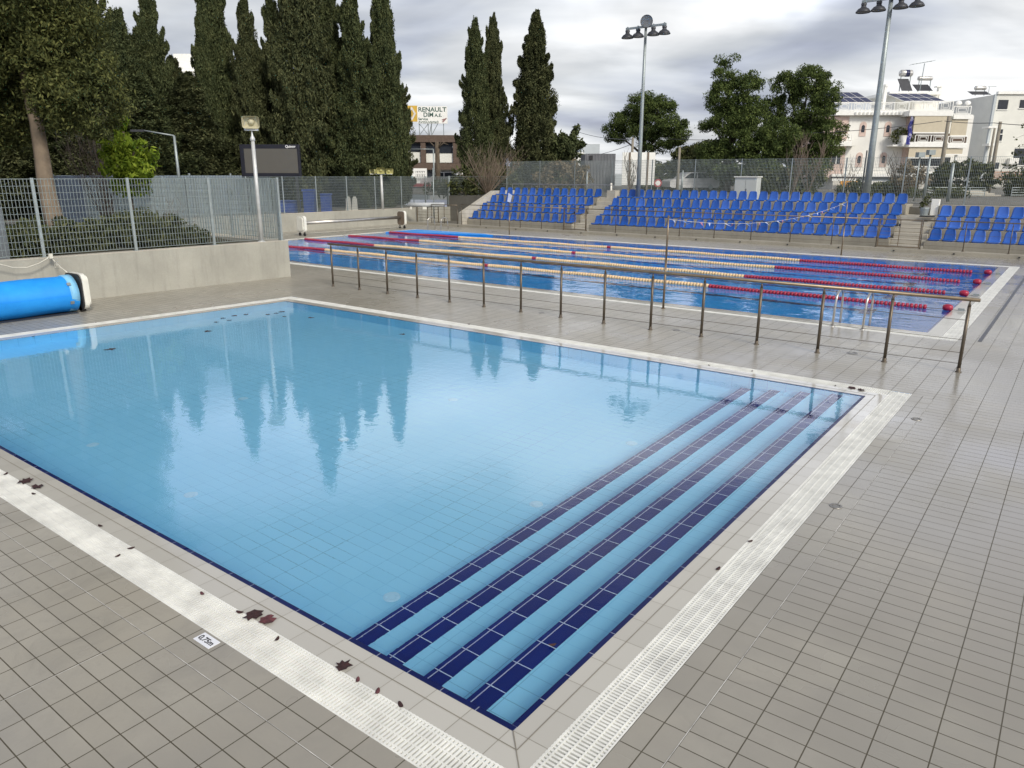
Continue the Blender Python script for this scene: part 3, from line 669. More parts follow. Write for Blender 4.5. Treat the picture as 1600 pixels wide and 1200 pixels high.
# full roller at the left
r = empty('cover_roller', (-16.33, 3.92, 0), 0, 'big roll of bright blue pool cover on its reel beside the beige wall', 'cover roller')
b = MB(); sp = []
for k in range(140):
    a = k/139*2*math.pi*3.0; rad = .325+.045*a/(6*math.pi); sp.append((rad*math.cos(a), rad*math.sin(a)))
nrow = 24; V = []; Fc = []
for i in range(nrow+1):
    y = -3.6+6.25*i/nrow
    for (x, z) in sp[-60:]:
        w = 1+.012*math.sin(i*1.3+x*9)+.008*math.sin(z*15+i*.7); V.append((x*w, y, z*w+.375))
for i in range(nrow):
    for k in range(59): Fc.append((i*60+k, i*60+k+1, (i+1)*60+k+1, (i+1)*60+k))
b.mesh(V, Fc); b.build('rolled_cover', m_cover, r, True, fix=False)
b = MB(); b.tube([(0, -3.6, .38), (0, 2.63, .38)], .33, 40); b.build('cover_core', m_cover, r, True)
b = MB(); b.tube([(0, 2.50, .38), (0, 2.655, .38)], .374, 40); b.build('hem', m_coverL, r, True)
for k, (a, y) in enumerate(((35, 2.5), (-22, 2.5), (-30, 1.0), (-28, -.4))):
    b = MB(); ca, sa = math.cos(R(a)), math.sin(R(a)); b.obox((.384*ca, y, .38+.384*sa), (.012*ca, 0, .012*sa), (0, .035, 0), (-.03*sa, 0, .03*ca)); b.build('buckle', m_galv, r)
b = MB(); b.prism([(x, 2.70, z+.40) for x, z in rrect(.36, .37, .17)], (0, .03, 0)); b.build('black_side_plate', m_black, r)
b = MB(); b.prism([(x+.03, 2.735, z+.42) for x, z in rrect(.35, .36, .13)], (0, .08, 0)); b.prism([(x+.03, 2.815, z+.42) for x, z in rrect(.29, .31, .1)], (0, .06, 0)); b.build('white_side_housing', m_white, r)
for dx in (-.2, .2): b = MB(); b.box(dx-.02, 2.72, .06, dx+.02, 2.76, .2); b.tube([(dx, 2.70, .065), (dx, 2.78, .065)], .065, 14); b.build('caster', m_black, r)
b = MB(); b.box(-.03, -3.6, .0, .34, 2.6, .014); b.build('base_strip', m_dgrey, r)
# white rope tied to the fence and roller
r = empty('tie_rope', (-17.6, 8.3, 1.05), 0, 'white rope looped from the fence foot down to the blue roller', 'rope'); b = MB()
K0 = gx(78, 399, -17.62); def_pts = []
E1 = gx(108, 428, -16.5); 
def rel(p): return Vector(p)-Vector((-17.6, 8.3, 1.05))
b.tube([rel(K0), rel(gx(88, 412, -17.35)), rel(gx(92, 420, -17.3)), rel(gx(86, 419, -17.3)), rel(gx(86, 408, -17.35)), rel(gx(95, 418, -17.2)), rel(E1)], .012, 6); b.build('loop', m_rope, r, True)
b = MB(); b.tube([rel(gx(x, y, -17.52)) for x, y in ((-30, 408), (0, 413), (20, 418), (42, 418), (60, 412), (74, 404), (78, 398))], .012, 6); b.build('slack_line', m_rope, r, True)
b = MB(); b.obox(rel(gx(79, 400, -17.5)), (.03, 0, 0), (0, .035, 0), (0, 0, .05)); b.build('knot', m_rope, r)
# ------------------------------------------------------------------ small things on the deck
m_leaf = simple('dark_dead_leaf', (.035, .012, .012), .8, var=.4, scale=30); m_leaf2 = simple('reddish_dead_leaf', (.10, .03, .035), .8, var=.4, scale=30)
def leaf_mesh(kind):
    b = MB()
    if kind == 'maple':
        P = []; rad = [.06, .040, .056, .038, .052, .036, .044, .02, .044, .036, .052, .038, .056, .040]
        for k, q_ in enumerate(rad):
            a = 2*math.pi*k/len(rad)+math.pi/2; q2 = q_*random.uniform(.85, 1.15); P.append((q2*math.cos(a), q2*math.sin(a), .006+random.uniform(-.003, .009)))
    else:
        P = [(.028*math.cos(a)*(1 if abs(math.cos(a)) > .3 else .8), .013*math.sin(a), .004+.004*math.cos(a*2)) for a in [k*math.pi/5 for k in range(10)]]
    n = len(P); c = (0, 0, .010); b.mesh(P+[c], [(i, (i+1) % n, n) for i in range(n)]); b.mesh([(x, y, z-.0015) for x, y, z in P+[c]], [((i+1) % n, i, n) for i in range(n)])
    return b
LV = [(9, 741, 's', 0, 'small dark leaf at the left end of the near gutter grate'), (39, 753, 'm', 0, 'dark brown leaf on the near grate, left of its twin'), (57, 762, 'm', 0, 'dark brown leaf on the near grate, right of its twin'),
      (53, 772, 's', 0, 'tiny leaf scrap just below the pair of brown leaves'), (157, 822, 's', 0, 'single small dark leaf on the coping above the grate'), (205, 857, 's', 0, 'small black leaf on the inner border of the near grate'),
      (184, 869, 's', 0, 'thin dark scrap in the middle of the near grate'), (316, 928, 's', 1, 'curled grey brown leaf on the grate above the depth sign'), (375, 957, 's', 0, 'small black leaf just left of the two big maple leaves'),
      (396, 964, 'm', 0, 'large dark maple leaf touching a redder one'), (419, 970, 'm', 1, 'large reddish maple leaf touching a darker one'), (433, 999, 's', 0, 'small dark leaf lying in the middle of the near grate'),
      (535, 1042, 'm', 0, 'single large dark maple leaf near the pool corner'), (559, 1063, 's', 1, 'small round grey leaf right of the single maple leaf'), (590, 1081, 's', 1, 'half curled leaf between the single maple leaf and the corner'),
      (626, 1102, 's', 0, 'oval black leaf on the near grate closest to the corner'), (863, 1008, 's', 0, 'black speck of leaf on the side grate near the corner'), (1122, 889, 's', 0, 'dark leaf at the inner border of the side grate'),
      (1172, 846, 's', 0, 'small dark leaf on the coping beside the side grate'), (1175, 580, 's', 0, 'dark leaf on the far grate in front of a railing post'), (1332, 607, 'm', 0, 'dark leaf clump on the far grate by the steps corner'),
      (1346, 610, 'm', 0, 'crumpled black leaf clump at the steps corner'), (1305, 603, 's', 0, 'small dark leaf beside the clumps at the steps corner'), (1108, 571, 's', 0, 'small grey green leaf on the far grate'),
      (150, 504, 's', 0, 'thin dark leaf on the left grate in front of the roller end'), (52, 526, 's', 0, 'thin dark leaf on the left grate in front of the blue roll'), (733, 507, 's', 0, 'tiny leaf on the far grate near its middle')]
for px, py, kd, rd, lb in LV:
    b = leaf_mesh('maple' if kd == 'm' else 'oval'); o = b.build('dead_leaf', m_leaf2 if rd else m_leaf, fix=False); p = gz(px, py, 0)
    s_ = random.uniform(.95, 1.2)*(1.05 if kd == 'm' else .9); o.location = (p.x, p.y, .002); o.rotation_euler = (0, 0, random.uniform(0, 6.28)); o.scale = (s_, s_, s_)
    tag(o, lb, 'leaf', 'dead leaves on the pool edge')
WL = [(348, 497, 'in the middle of the floating cluster by the left edge'), (358, 500, 'touching the floating cluster on its near side'), (366, 493, 'topmost in the floating cluster by the left edge'), (385, 491, 'right of the floating cluster by the left edge'),
      (338, 503, 'left of the floating cluster by the left edge'), (325, 517, 'floating alone below the cluster'), (175, 545, 'floating alone at the far left of the pool'), (168, 546, 'tiny, beside the lone leaf at the far left'),
      (432, 489, 'leading the group floating near the far corner'), (440, 487, 'in the group floating near the far corner'), (444, 494, 'nearest in the group by the far corner'), (418, 491, 'thin, left of the group by the far corner'), (486, 496, 'alone right of the pale corner patch'), (628, 522, 'floating alone in front of the third railing post')]
for px, py, lb in WL:
    b = leaf_mesh('maple'); o = b.build('floating_leaf', m_leaf, fix=False); p = gz(px, py, 0); o.location = (p.x, p.y, -.008)
    o.rotation_euler = (0, 0, random.uniform(0, 6.28)); s_ = random.uniform(.9, 1.5); o.scale = (s_, s_, .6); tag(o, 'dark wet leaf '+lb, 'leaf', 'dead leaves floating on the training pool')
# depth sign tile
c = gz(323, 1001.5, 0); r = empty('depth_sign', (c.x, c.y, .001), 0, 'small white depth marker tile reading 0,75m set beside the near grate', 'sign')
b = MB(); b.box(-.083, -.040, 0, .083, .040, .0035); b.build('plate', simple('white_sign_enamel', (.78, .80, .84), .3, var=.03), r)
text('lettering', '0,75m', .054, m_black, r, (0, -.002, .0042), (0, 0, 0), .0005, sx=1.05)
# round deck drains and sockets
m_brass = simple('worn_steel_lid', (.24, .23, .21), .4, .6)
for px, py, s_, lb in ((1306, 791, .075, 'round metal socket lid in the tiles right of the side grate'), (1432, 655, .08, 'round metal socket lid in the tiles near the far right grate end'), (1057, 516, .10, 'round drain in the deck behind the middle railing posts'),
                       (1332, 552, .12, 'round drain in the deck between the last railing posts'), (846, 489, .09, 'small round drain under the railing wires')):
    p = gz(px, py, 0); s_ *= .72; b = MB(); b.lathe([(0, .002), (s_*.5, .002), (s_*.52, .0005), (s_*.62, .0005), (s_*.64, .005), (s_*.95, .005), (s_, 0)], (0, 0, 0), 24)
    o = b.build('deck_drain', m_brass, None, False); o.location = (p.x, p.y, .001); tag(o, lb, 'drain', 'round metal lids in the deck')
# slotted drain channels in the right deck
b = MB(); b.box(-.03, -6.5, 0, .03, 6.5, .003)
o = b.build('slot_drain', m_dgrey); o.location = (-1.13, 21.2, .001); tag(o, 'narrow dark slot drain line in the deck right of the lane pool', 'drain')
# ------------------------------------------------------------------ foliage
def leaf_mat(name, dark, mid, light, sc_=.9, tr=.15):
    m = MT(name); g = m.nd('ShaderNodeNewGeometry'); f = m.math('ADD', m.math('MULTIPLY', g.outputs['Random Per Island'], .36), m.math('MULTIPLY', m.noise(sc_*1.5, 5, .65), .72))
    c = m.ramp(f, [(.28, dark), (.52, mid), (.8, light)])
    m.put(m.b.inputs['Base Color'], c); m.b.inputs['Roughness'].default_value = .75
    m.b.inputs['Specular IOR Level'].default_value = .2
    t = m.nd('ShaderNodeBsdfTranslucent'); m.put(t.inputs[0], c); mx = m.nd('ShaderNodeMixShader'); mx.inputs[0].default_value = tr
    o = m.n['Material Output']; m.l.new(m.b.outputs[0], mx.inputs[1]); m.l.new(t.outputs[0], mx.inputs[2]); m.l.new(mx.outputs[0], o.inputs[0]); return m.m
m_cyp = leaf_mat('cypress_foliage', (.026, .038, .016), (.070, .088, .036), (.15, .165, .068))
m_cyp2 = leaf_mat('brownish_cypress_foliage', (.028, .038, .017), (.076, .088, .038), (.15, .155, .068))
m_pine = leaf_mat('pine_foliage', (.025, .042, .013), (.075, .108, .030), (.16, .20, .055))
m_bigp = leaf_mat('broad_foliage', (.026, .034, .012), (.072, .084, .026), (.17, .175, .055), .6)
m_yel = leaf_mat('bright_foliage', (.07, .12, .012), (.19, .27, .025), (.34, .42, .05), 2, .3)
m_bush = leaf_mat('bush_foliage', (.022, .030, .012), (.062, .075, .028), (.15, .155, .06), 1.3)
m_dry = leaf_mat('dry_foliage', (.08, .06, .035), (.19, .15, .09), (.32, .26, .17), 2)
m_bark = simple('bark', (.11, .085, .06), .9, var=.35, scale=4, bump=.8, bscale=12)
m_bark2 = simple('pale_bark', (.20, .155, .11), .9, var=.3, scale=3, bump=.8, bscale=10)
m_twig = simple('bare_twigs', (.17, .13, .10), .9, var=.3)
def leaves_mesh(name, cen, rad, per, size, mat, aspect=1.6, outward=.6, upb=0.0, seed=0):
    g = np.random.default_rng(seed); cen = np.asarray(cen, float); rad = np.asarray(rad, float)
    if rad.ndim == 1: rad = np.repeat(rad[:, None], 3, 1)
    n = len(cen); idx = np.repeat(np.arange(n), per); M_ = len(idx)
    d = g.normal(size=(M_, 3)); d /= np.linalg.norm(d, axis=1)[:, None]
    rr = g.uniform(.35, 1.0, M_)**.55*(1+.22*np.abs(g.normal(size=M_))); p = cen[idx]+d*rad[idx]*rr[:, None]
    nr = d*outward+g.normal(size=(M_, 3))*(1-outward)*.9; nr[:, 2] += .15; nr /= np.linalg.norm(nr, axis=1)[:, None]
    t = g.normal(size=(M_, 3)); t[:, 2] += upb; t -= nr*(t*nr).sum(1)[:, None]; t /= np.linalg.norm(t, axis=1)[:, None]
    bb = np.cross(nr, t); s = size*g.uniform(.6, 1.35, M_)[:, None]
    V = np.empty((M_, 4, 3)); V[:, 0] = p-t*s*aspect*.5; V[:, 1] = p+bb*s*.42+nr*s*.1; V[:, 2] = p+t*s*aspect*.5; V[:, 3] = p-bb*s*.42+nr*s*.1
    me = bpy.data.meshes.new(name); me.vertices.add(M_*4); me.vertices.foreach_set('co', V.reshape(-1)); me.loops.add(M_*4)
    me.loops.foreach_set('vertex_index', np.arange(M_*4)); me.polygons.add(M_); me.polygons.foreach_set('loop_start', np.arange(M_)*4)
    me.update(calc_edges=True); me.materials.append(mat); return me
def cyp_crown(seed, h, r, tip=.12, irr=.25, n=430, per=210, base=.03, belly=.28, mat=None, size=.076):
    g = np.random.default_rng(seed); cen = []; rad = []
    ph = g.uniform(0, 6.28, 6)
    for i in range(n):
        t = g.uniform(0, 1)**.9; z = base+(1-base)*t
        prof = (min(1, (t/belly))**.5 if t < belly else (1-((t-belly)/(1-belly)))**.72)
        prof = max(prof, .0)*(1-tip)+tip*(1-t*.6)
        a = g.uniform(0, 6.28); lump = 1+irr*(math.sin(a*2+z*9+ph[0])*.5+math.sin(a*3-z*17+ph[1])*.4+math.sin(z*31+ph[2]+a)*.35)
        R_ = r*prof*lump; q_ = g.uniform(.3, 1)**.5
        cen.append((R_*q_*math.cos(a), R_*q_*math.sin(a), z*h-.25)); s_ = .09+.12*g.uniform()+.24*min(1, prof)*g.uniform(.7, 1); rad.append((s_*r/1.5, s_*r/1.5, s_*2.3*r/1.5))
        if g.uniform() < .16*irr/.25:      # a stray sprig
            for w_ in (1.1, 1.22, 1.36): cen.append((R_*w_*math.cos(a), R_*w_*math.sin(a), z*h+.35*(w_-1)*3)); rad.append((.09, .09, .24))
    return leaves_mesh('crown', cen, rad, per, size, mat or m_cyp, 2.6, .4, 2.4, seed)
def limb_mesh(name, paths, mat, seg=7):
    b = MB()
    for pts, r0, r1 in paths:
        n = len(pts); b.tube(pts, [r0+(r1-r0)*i/(n-1) for i in range(n)], seg)
    o = b.build(name, mat, None, True); return o
def trunk(parent, h, r, lean=0, mat=None, limbs=()):
    pts = [(lean*h*(k/6)**1.3+.04*math.sin(k*2.1)*r*3, .03*math.cos(k*1.7)*r*3, h*k/6) for k in range(7)]
    P = [(pts, r, r*.45)]
    for l in limbs: P.append(l)
    o = limb_mesh('trunk', P, mat or m_bark); o.parent = parent; return o
def cyp(x, y, z0, h, r, var, label, sx=1.0, rz=0.0, mat=None):
    t_ = empty('cypress_tree', (x, y, z0), rz, label, 'cypress tree', 'tall dark cypress trees beyond the fences')
    o = bpy.data.objects.new('crown', CY[var]); C.objects.link(o); o.parent = t_; o.scale = (r/1.5*.84, r/1.5*.84, h/14)
    trunk(t_, h*.55, .16+.006*h); return t_
CY = [cyp_crown(11, 14, 1.5, .10, .22, 520), cyp_crown(12, 14, 1.5, .16, .42, 470, mat=m_cyp2), cyp_crown(13, 14, 1.5, .22, .62, 430, belly=.2), cyp_crown(14, 14, 1.5, .05, .22, 560, belly=.35), cyp_crown(15, 14, 1.5, .12, .3, 540, belly=.12, mat=m_cyp2)]
def at_tip(px, pyref, D, h, r, var, label, z0=.8, rz=0.0):
    p = gd(px, pyref, D); return cyp(p.x, p.y, z0, h, r, var, label, rz=rz)
# the screen of cypresses beyond the far fence (left to right)
at_tip(20, 100, 40, 17, 2.3, 1, 'dark cypress at the far left behind the big leafy tree')
at_tip(95, 110, 42, 9.6, 1.9, 3, 'dark cypress partly hidden behind the right side of the big leafy tree', rz=1)
at_tip(148, 110, 41, 12.8, 1.5, 2, 'loose dark cypress right of the big leafy tree, ragged open top', rz=2)
at_tip(194, 110, 40, 9.6, 1.35, 0, 'short pointed cypress, taller of the pair above the bright green tree', rz=.5)
at_tip(218, 130, 43, 9.0, 1.3, 3, 'short pointed cypress, lower of the pair above the bright green tree', rz=2.2)
at_tip(240, 110, 42, 10.8, 1.2, 2, 'thin crooked cypress with a bent bare looking tip', rz=3.1)
at_tip(278, 180, 45, 8.0, 1.4, 4, 'low broad cypress in the gap where the white roof shows')
at_tip(338, 100, 45, 13.9, 1.3, 0, 'tall slim cypress left of the scoreboard with a double tip', rz=4)
at_tip(320, 110, 44, 10.4, .9, 3, 'slim cypress pressed against the left side of the double tipped one')
at_tip(388, 100, 44, 10.8, 1.15, 1, 'cypress with a narrow pointed top just above the loudspeaker', rz=1.2)
at_tip(362, 160, 47, 8.0, 1.7, 4, 'low brownish cypress between the loudspeaker and the double tipped one')
at_tip(430, 100, 46, 11.5, 1.15, 2, 'ragged cypress with side sprigs above the scoreboard', rz=5)
at_tip(470, 100, 44, 15.4, 1.75, 1, 'tallest thick cypress, yellowish green, right of the scoreboard', rz=.2)
at_tip(514, 100, 46, 13.6, 1.35, 0, 'very tall dark cypress in the middle of the dense row', rz=2.6)
at_tip(552, 100, 45, 11.4, 1.5, 2, 'irregular cypress with drooping side branches near the tall slim one', rz=4.4)
at_tip(600, 100, 46, 13.2, 1.25, 0, 'tall slim cypress at the right end of the dense row', rz=1.8)
at_tip(616, 180, 49, 8.6, 1.25, 1, 'low bushy cypress at the right foot of the dense row', rz=3.9)
at_tip(575, 190, 49, 9, 2.1, 4, 'low bushy cypress behind the yellow horn speakers')
at_tip(505, 190, 49, 9.4, 2.1, 3, 'low bushy cypress right of the scoreboard', rz=2)
at_tip(418, 190, 48, 7.8, 2.0, 1, 'low bushy cypress behind the scoreboard', rz=.7)
for px_, D_, h_, r_, v_, lb_ in ((-15, 33, 8, 2.4, 1, 'low dark cypress at the left edge behind the leafy tree'), (45, 34, 6.5, 2.4, 3, 'low dark cypress behind the thick bare trunk'), (110, 34, 6.3, 2.2, 4, 'low dark cypress behind the blue sheet panel'), (170, 36, 6.6, 2.1, 1, 'low dark cypress behind the bare shrub'), (225, 37, 6.2, 2.0, 3, 'low dark cypress behind the bright green tree'), (300, 40, 6.6, 2.2, 4, 'low dark cypress behind the street lamp'), (460, 47, 7.0, 2.2, 3, 'low dark cypress right behind the scoreboard corner'), (545, 46, 7.4, 2.2, 0, 'low dark cypress left of the yellow horns')):
    at_tip(px_, 200, D_, h_, r_, v_, lb_, rz=px_*.1)
# three by themselves
cyp(-41.4, 49.5, 1.5, 13.0, 1.55, 0, 'sharp pointed cypress, leftmost of the three behind the stands', rz=1)
cyp(-41.4, 51.8, 1.5, 13.4, 1.35, 1, 'slim knobbly cypress in the middle of the three behind the stands', rz=2)
cyp(-38.6, 54.0, 1.5, 13.6, 2.35, 4, 'broadest cypress, rightmost of the three behind the stands', rz=5)
b = gd(882, 215, 66); t_ = empty('cypress_tree', (b.x, b.y, 1.5), 0, 'low dark cypress with a stray branch at the foot of the broad one', 'cypress tree', 'tall dark cypress trees beyond the fences')
g = np.random.default_rng(5); cen = [(g.normal()*.7, g.normal()*.7, g.uniform(.3, 4.2)) for _ in range(110)]+[(.4+.14*k, 0, 3.6+.22*k) for k in range(7)]+[(.5+.2*k, .1, 3.2+.08*k) for k in range(7)]
o = bpy.data.objects.new('crown', leaves_mesh('crown', cen, [.42]*110+[.26]*14, 60, .2, m_cyp, 1.8, .5, .8, 9)); C.objects.link(o); o.parent = t_; trunk(t_, 3, .15)
# pines and broad crowns: clump clouds
def clump_tree(name, loc, lobes, per, size, mat, label, cat, trunk_h, trunk_r, group=None, limbs=True, bark=None, seed=1, cl=26, lean=0, crad=.42):
    t_ = empty(name, loc, 0, label, cat, group); g = np.random.default_rng(seed); cen = []; rad = []
    for (x, y, z, rx, ry, rz_) in lobes:
        k = max(6, int(cl*(rx*ry*rz_)**(2/3)))
        for _ in range(k):
            d = g.normal(size=3); d /= np.linalg.norm(d); q_ = g.uniform(.45, 1)**.6
            cen.append((x+d[0]*rx*q_, y+d[1]*ry*q_, z+d[2]*rz_*q_)); s_ = crad*g.uniform(.6, 1.3); rad.append((s_, s_, s_*.7))
    o = bpy.data.objects.new('crown', leaves_mesh('crown', cen, rad, per, size, mat, 2.3, .35, 1.0, seed)); C.objects.link(o); o.parent = t_
    L_ = []
    if limbs:
        for (x, y, z, *_r) in lobes:
            z0 = min(trunk_h*.75, z*.6); L_.append(([(lean*z0, 0, z0), (x*.45+lean*z0*.5, y*.45, z0+(z-z0)*.45), (x, y, z)], trunk_r*.5, .03))
    trunk(t_, trunk_h, trunk_r, lean, bark, L_); return t_
def scale_at(D): return D/F_PX*math.cos(PITCH)
# umbrella pine
p = gd(1006, 215, 70)
clump_tree('pine_tree', (p.x, p.y, 1.5), [(-1.6, 0, 5.9, 1.6, 1.5, 1.0), (-.3, 0, 7.2, 1.7, 1.6, .95), (1.2, .2, 6.8, 1.4, 1.4, .9), (2.6, 0, 5.4, 1.4, 1.4, .85), (-2.8, 0, 4.9, 1.3, 1.2, .75), (.4, 0, 5.4, 1.9, 1.6, 1.1), (1.3, .5, 4.1, 2.0, 1.4, .9), (3.3, 0, 4.6, .8, .8, .6)], 190, .078, m_pine,
           'round crowned pine behind the middle floodlight mast', 'pine tree', 5.5, .26, 'pines beyond the stands', seed=31, cl=24)
p = gd(1090, 235, 85)
clump_tree('pine_tree', (p.x, p.y, 1.5), [(-1.2, 0, 3.4, 1.8, 1.6, 1.2), (1.2, 0, 3.5, 1.9, 1.6, 1.2), (0, 0, 2.0, 3.2, 1.8, 1.3)], 70, .15, m_bush, 'low dark bushy tree just right of the round crowned pine', 'tree', 2.5, .2, None, seed=37, cl=22)
p = gd(1144, 200, 58)
clump_tree('pine_tree', (p.x, p.y, 1.5), [(-.75, 0, 8.4, .75, .75, 1.5), (-.6, 0, 6.6, 1.35, 1.3, 1.3), (1.0, 0, 7.0, 1.0, 1.0, 1.3), (1.2, 0, 5.5, 1.25, 1.2, 1.1), (-.3, 0, 5.0, 1.7, 1.4, 1.1), (-1.7, 0, 4.9, .8, .8, .5), (-1.3, 0, 3.1, 1.5, 1.3, .7), (.9, 0, 3.6, 1.7, 1.5, 1.2), (0, 0, 2.0, 2.2, 1.6, 1.0)], 190, .078, m_pine,
           'tall green pine with two tops, left of the bushier pine', 'pine tree', 7, .25, 'pines beyond the stands', seed=41, cl=25)
p = gd(1250, 210, 60)
clump_tree('pine_tree', (p.x, p.y, 1.5), [(-1.3, 0, 7.6, 1.3, 1.4, 1.2), (.3, 0, 7.9, 1.4, 1.4, 1.2), (1.6, 0, 6.8, .9, 1.1, 1.2), (-2.3, 0, 6.2, 1.1, 1.2, .9), (.9, 0, 5.6, 1.6, 1.5, 1.1), (-1.4, 0, 4.6, 1.8, 1.5, 1.0), (1.9, 0, 4.3, 1.3, 1.4, .8), (.3, 0, 3.3, 2.8, 1.8, 1.3), (-2.6, 0, 2.9, 1.4, 1.4, 1.1), (1.0, 0, 1.9, 1.5, 1.7, 1.1)], 190, .078, m_pine,
           'broad dark pine overlapping the white house', 'pine tree', 6.5, .3, 'pines beyond the stands', seed=43, cl=24)
p = gd(1195, 250, 56)
clump_tree('pine_tree', (p.x, p.y, 1.5), [(-.5, 0, 2.9, 1.5, 1.3, 1.4), (.9, 0, 3.8, 1.2, 1.1, 1.2), (0, 0, 1.2, 2.2, 1.4, 1.0)], 180, .08, m_pine, 'low bushy pine filling the gap between the two tall pines', 'pine tree', 2.5, .16, 'pines beyond the stands', seed=47, cl=26)
# the big leafy tree on the left
p = gx(92, 386, -21.3); q2 = p.copy()
kx = [(-2.9, 1.0, 4.2, 1.5, 1.6, 1.3), (-1.5, .4, 5.2, 1.6, 1.8, 1.5), (.0, .2, 6.1, 1.4, 1.6, 1.5), (-.4, .6, 7.9, 1.9, 2.0, 1.4), (.3, .6, 4.7, 1.0, 1.2, 1.2), (-1.9, -.6, 3.4, 1.4, 1.5, 1.1), (.7, .8, 3.6, 1.0, 1.2, .9), (-2.2, 0, 6.9, 1.8, 1.8, 1.6), (-3.4, -.8, 5.6, 1.6, 1.7, 1.5), (-.9, -1.2, 4.6, 1.3, 1.3, 1.1)]
clump_tree('leafy_tree', (p.x, p.y, .9), kx, 190, .048, m_bigp, 'large leafy tree at the far left with a thick bare trunk behind the mesh fence', 'tree', 4.6, .25, None, False, bark=m_bark2, seed=51, cl=54, lean=-.075, crad=.34)
# bright green small tree
p = gd(204, 300, 24.5)
clump_tree('young_tree', (p.x, p.y, .9), [(0, 0, 2.0, .75, .7, .55), (-.35, 0, 2.6, .45, .45, .35), (.35, .1, 2.5, .5, .5, .4), (.05, 0, 3.1, .28, .3, .42), (.0, 0, 1.5, .6, .5, .3), (.55, 0, 1.9, .35, .4, .4)], 60, .085, m_yel, 'small bright yellow green tree behind the mesh fence', 'tree', 2.2, .06, None, seed=61, cl=60, crad=.2)
# bare shrub of long rising twigs
def bare(name, loc, h, n, spread, label, cat, r0=.012, seed=3, fork=3, mat=None, lean=(0, 0), group=None):
    t_ = empty(name, loc, 0, label, cat, group); g = random.Random(seed); b = MB()
    for k in range(n):
        a = g.uniform(0, 6.28); s_ = spread*g.uniform(.2, 1); H_ = h*g.uniform(.65, 1.05); P = []
        for i in range(7):
            u = i/6; P.append(Vector((math.cos(a)*s_*u**1.1+lean[0]*u+.03*math.sin(i*2+k), math.sin(a)*s_*u**1.1+lean[1]*u+.03*math.cos(i*3+k), H_*u)))
        b.tube(P, [r0*(1-.8*i/6) for i in range(7)], 5, False)
        for f in range(fork):
            i = g.randint(2, 5); base = P[i]; aa = g.uniform(0, 6.28); e_ = base+Vector((math.cos(aa)*.3*h/3, math.sin(aa)*.3*h/3, h*.22)); b.tube([base, (base+e_)/2+Vector((0, 0, .03)), e_], [r0*.5, r0*.35, r0*.15], 4, False)
    b.build('twigs', mat or m_twig, t_, False, False); return t_
p = gd(163, 300, 26); bare('bare_shrub', (p.x, p.y, .85), 4.0, 34, 1.35, 'tall bare shrub of fine rising twigs left of the bright green tree', 'shrub', .011, 4, 5, lean=(-.3, -.2))
p = gd(182, 330, 23); bare('leaning_sapling', (p.x+.35, p.y, .85), 2.2, 2, .12, 'thin leaning dark stem behind the mesh fence', 'sapling', .03, 5, 1, mat=m_bark, lean=(-.55, -.4))
# bushes in the garden bed
BS = [(20, 395, 17.5, 1.0, 'low green bush at the foot of the fence, farthest left'), (60, 380, 19.0, 1.1, 'low bush around the base of the thick trunk'), (120, 385, 18.5, .9, 'low bush right of the thick trunk'), (165, 372, 20.0, 1.05, 'dark bush below the bare shrub'),
      (215, 372, 19.5, 1.1, 'dark bush below the bright green tree'), (258, 372, 20.5, 1.0, 'dark bush at the right end of the garden bed'), (235, 350, 24.0, .9, 'small bush behind the one below the bright green tree')]
for i, (px, py, D, s_, lb) in enumerate(BS):
    p = gd(px, py, D); clump_tree('garden_bush', (p.x, p.y, .88), [(0, 0, .32*s_, .85*s_, .8*s_, .42*s_), (.5*s_, .2, .25, .6*s_, .6, .34), (-.5*s_, -.1, .3, .6*s_, .6, .36)], 46, .075, m_bush, lb, 'bush', .4, .03, 'bushes in the garden bed behind the fence', seed=70+i, cl=60, crad=.2)
p = gd(278, 385, 21); bare('bare_shrub', (p.x, p.y, .88), 1.2, 14, .8, 'small bare thorny shrub by the right end of the garden bed', 'shrub', .008, 8, 3)
# shrubs beyond the stands
def shrub(px, py, D, w, h, mat, lb, size=.16, seed=5, z0=1.5, nm='shrub', cat='shrub', cl=26):
    p = gd(px, py, D); k = max(1, int(w/1.4)); lob = [((i-(k-1)/2)*w/k, 0, h*.45*random.uniform(.85, 1.1), w/k*.75, w/k*.6+.3, h*.5*random.uniform(.85, 1.12)) for i in range(k)]
    # lobes run across the view
    lob = [(l[0]*cy, l[0]*sy, *l[2:]) for l in lob]
    return clump_tree(nm, (p.x, p.y, z0), lob, 44, size, mat, lb, cat, h*.5, .05, None, False, seed=seed, cl=cl, crad=.32)
shrub(880, 275, 50, 2.6, 2.5, m_dry, 'tan dry shrub behind the mesh fence left of the grey shed', .13, 81)
shrub(760, 285, 50, 3.4, 1.8, m_bush, 'dark undergrowth bush at the foot of the three cypresses', .15, 82)
p = gd(762, 300, 46); bare('bare_shrub', (p.x, p.y, 1.5), 2.9, 60, 2.6, 'wide reddish bare shrub in front of the three cypresses', 'shrub', .016, 9, 5, mat=simple('red_twigs', (.20, .155, .115), .9))
shrub(712, 300, 47, 3.4, .9, m_bush, 'low scrub on the bank behind the steel gate', .12, 91)
shrub(738, 298, 50, 3.2, 1.2, m_dry, 'tan scrub at the left foot of the three cypresses', .12, 83)
shrub(1075, 275, 62, 7.5, 2.6, m_bush, 'long dark hedge behind the fence right of the white hoarding', .18, 84)
shrub(1222, 285, 52, 4.6, 1.9, m_bush, 'dark hedge behind the fence below the broad pine', .16, 85)
shrub(1365, 292, 48, 3.6, .9, m_bush, 'low green hedge behind the top row at the right mast', .12, 86)
shrub(1418, 285, 47, 1.5, 2.2, m_dry, 'reddish brown bush right of the right mast', .12, 87)
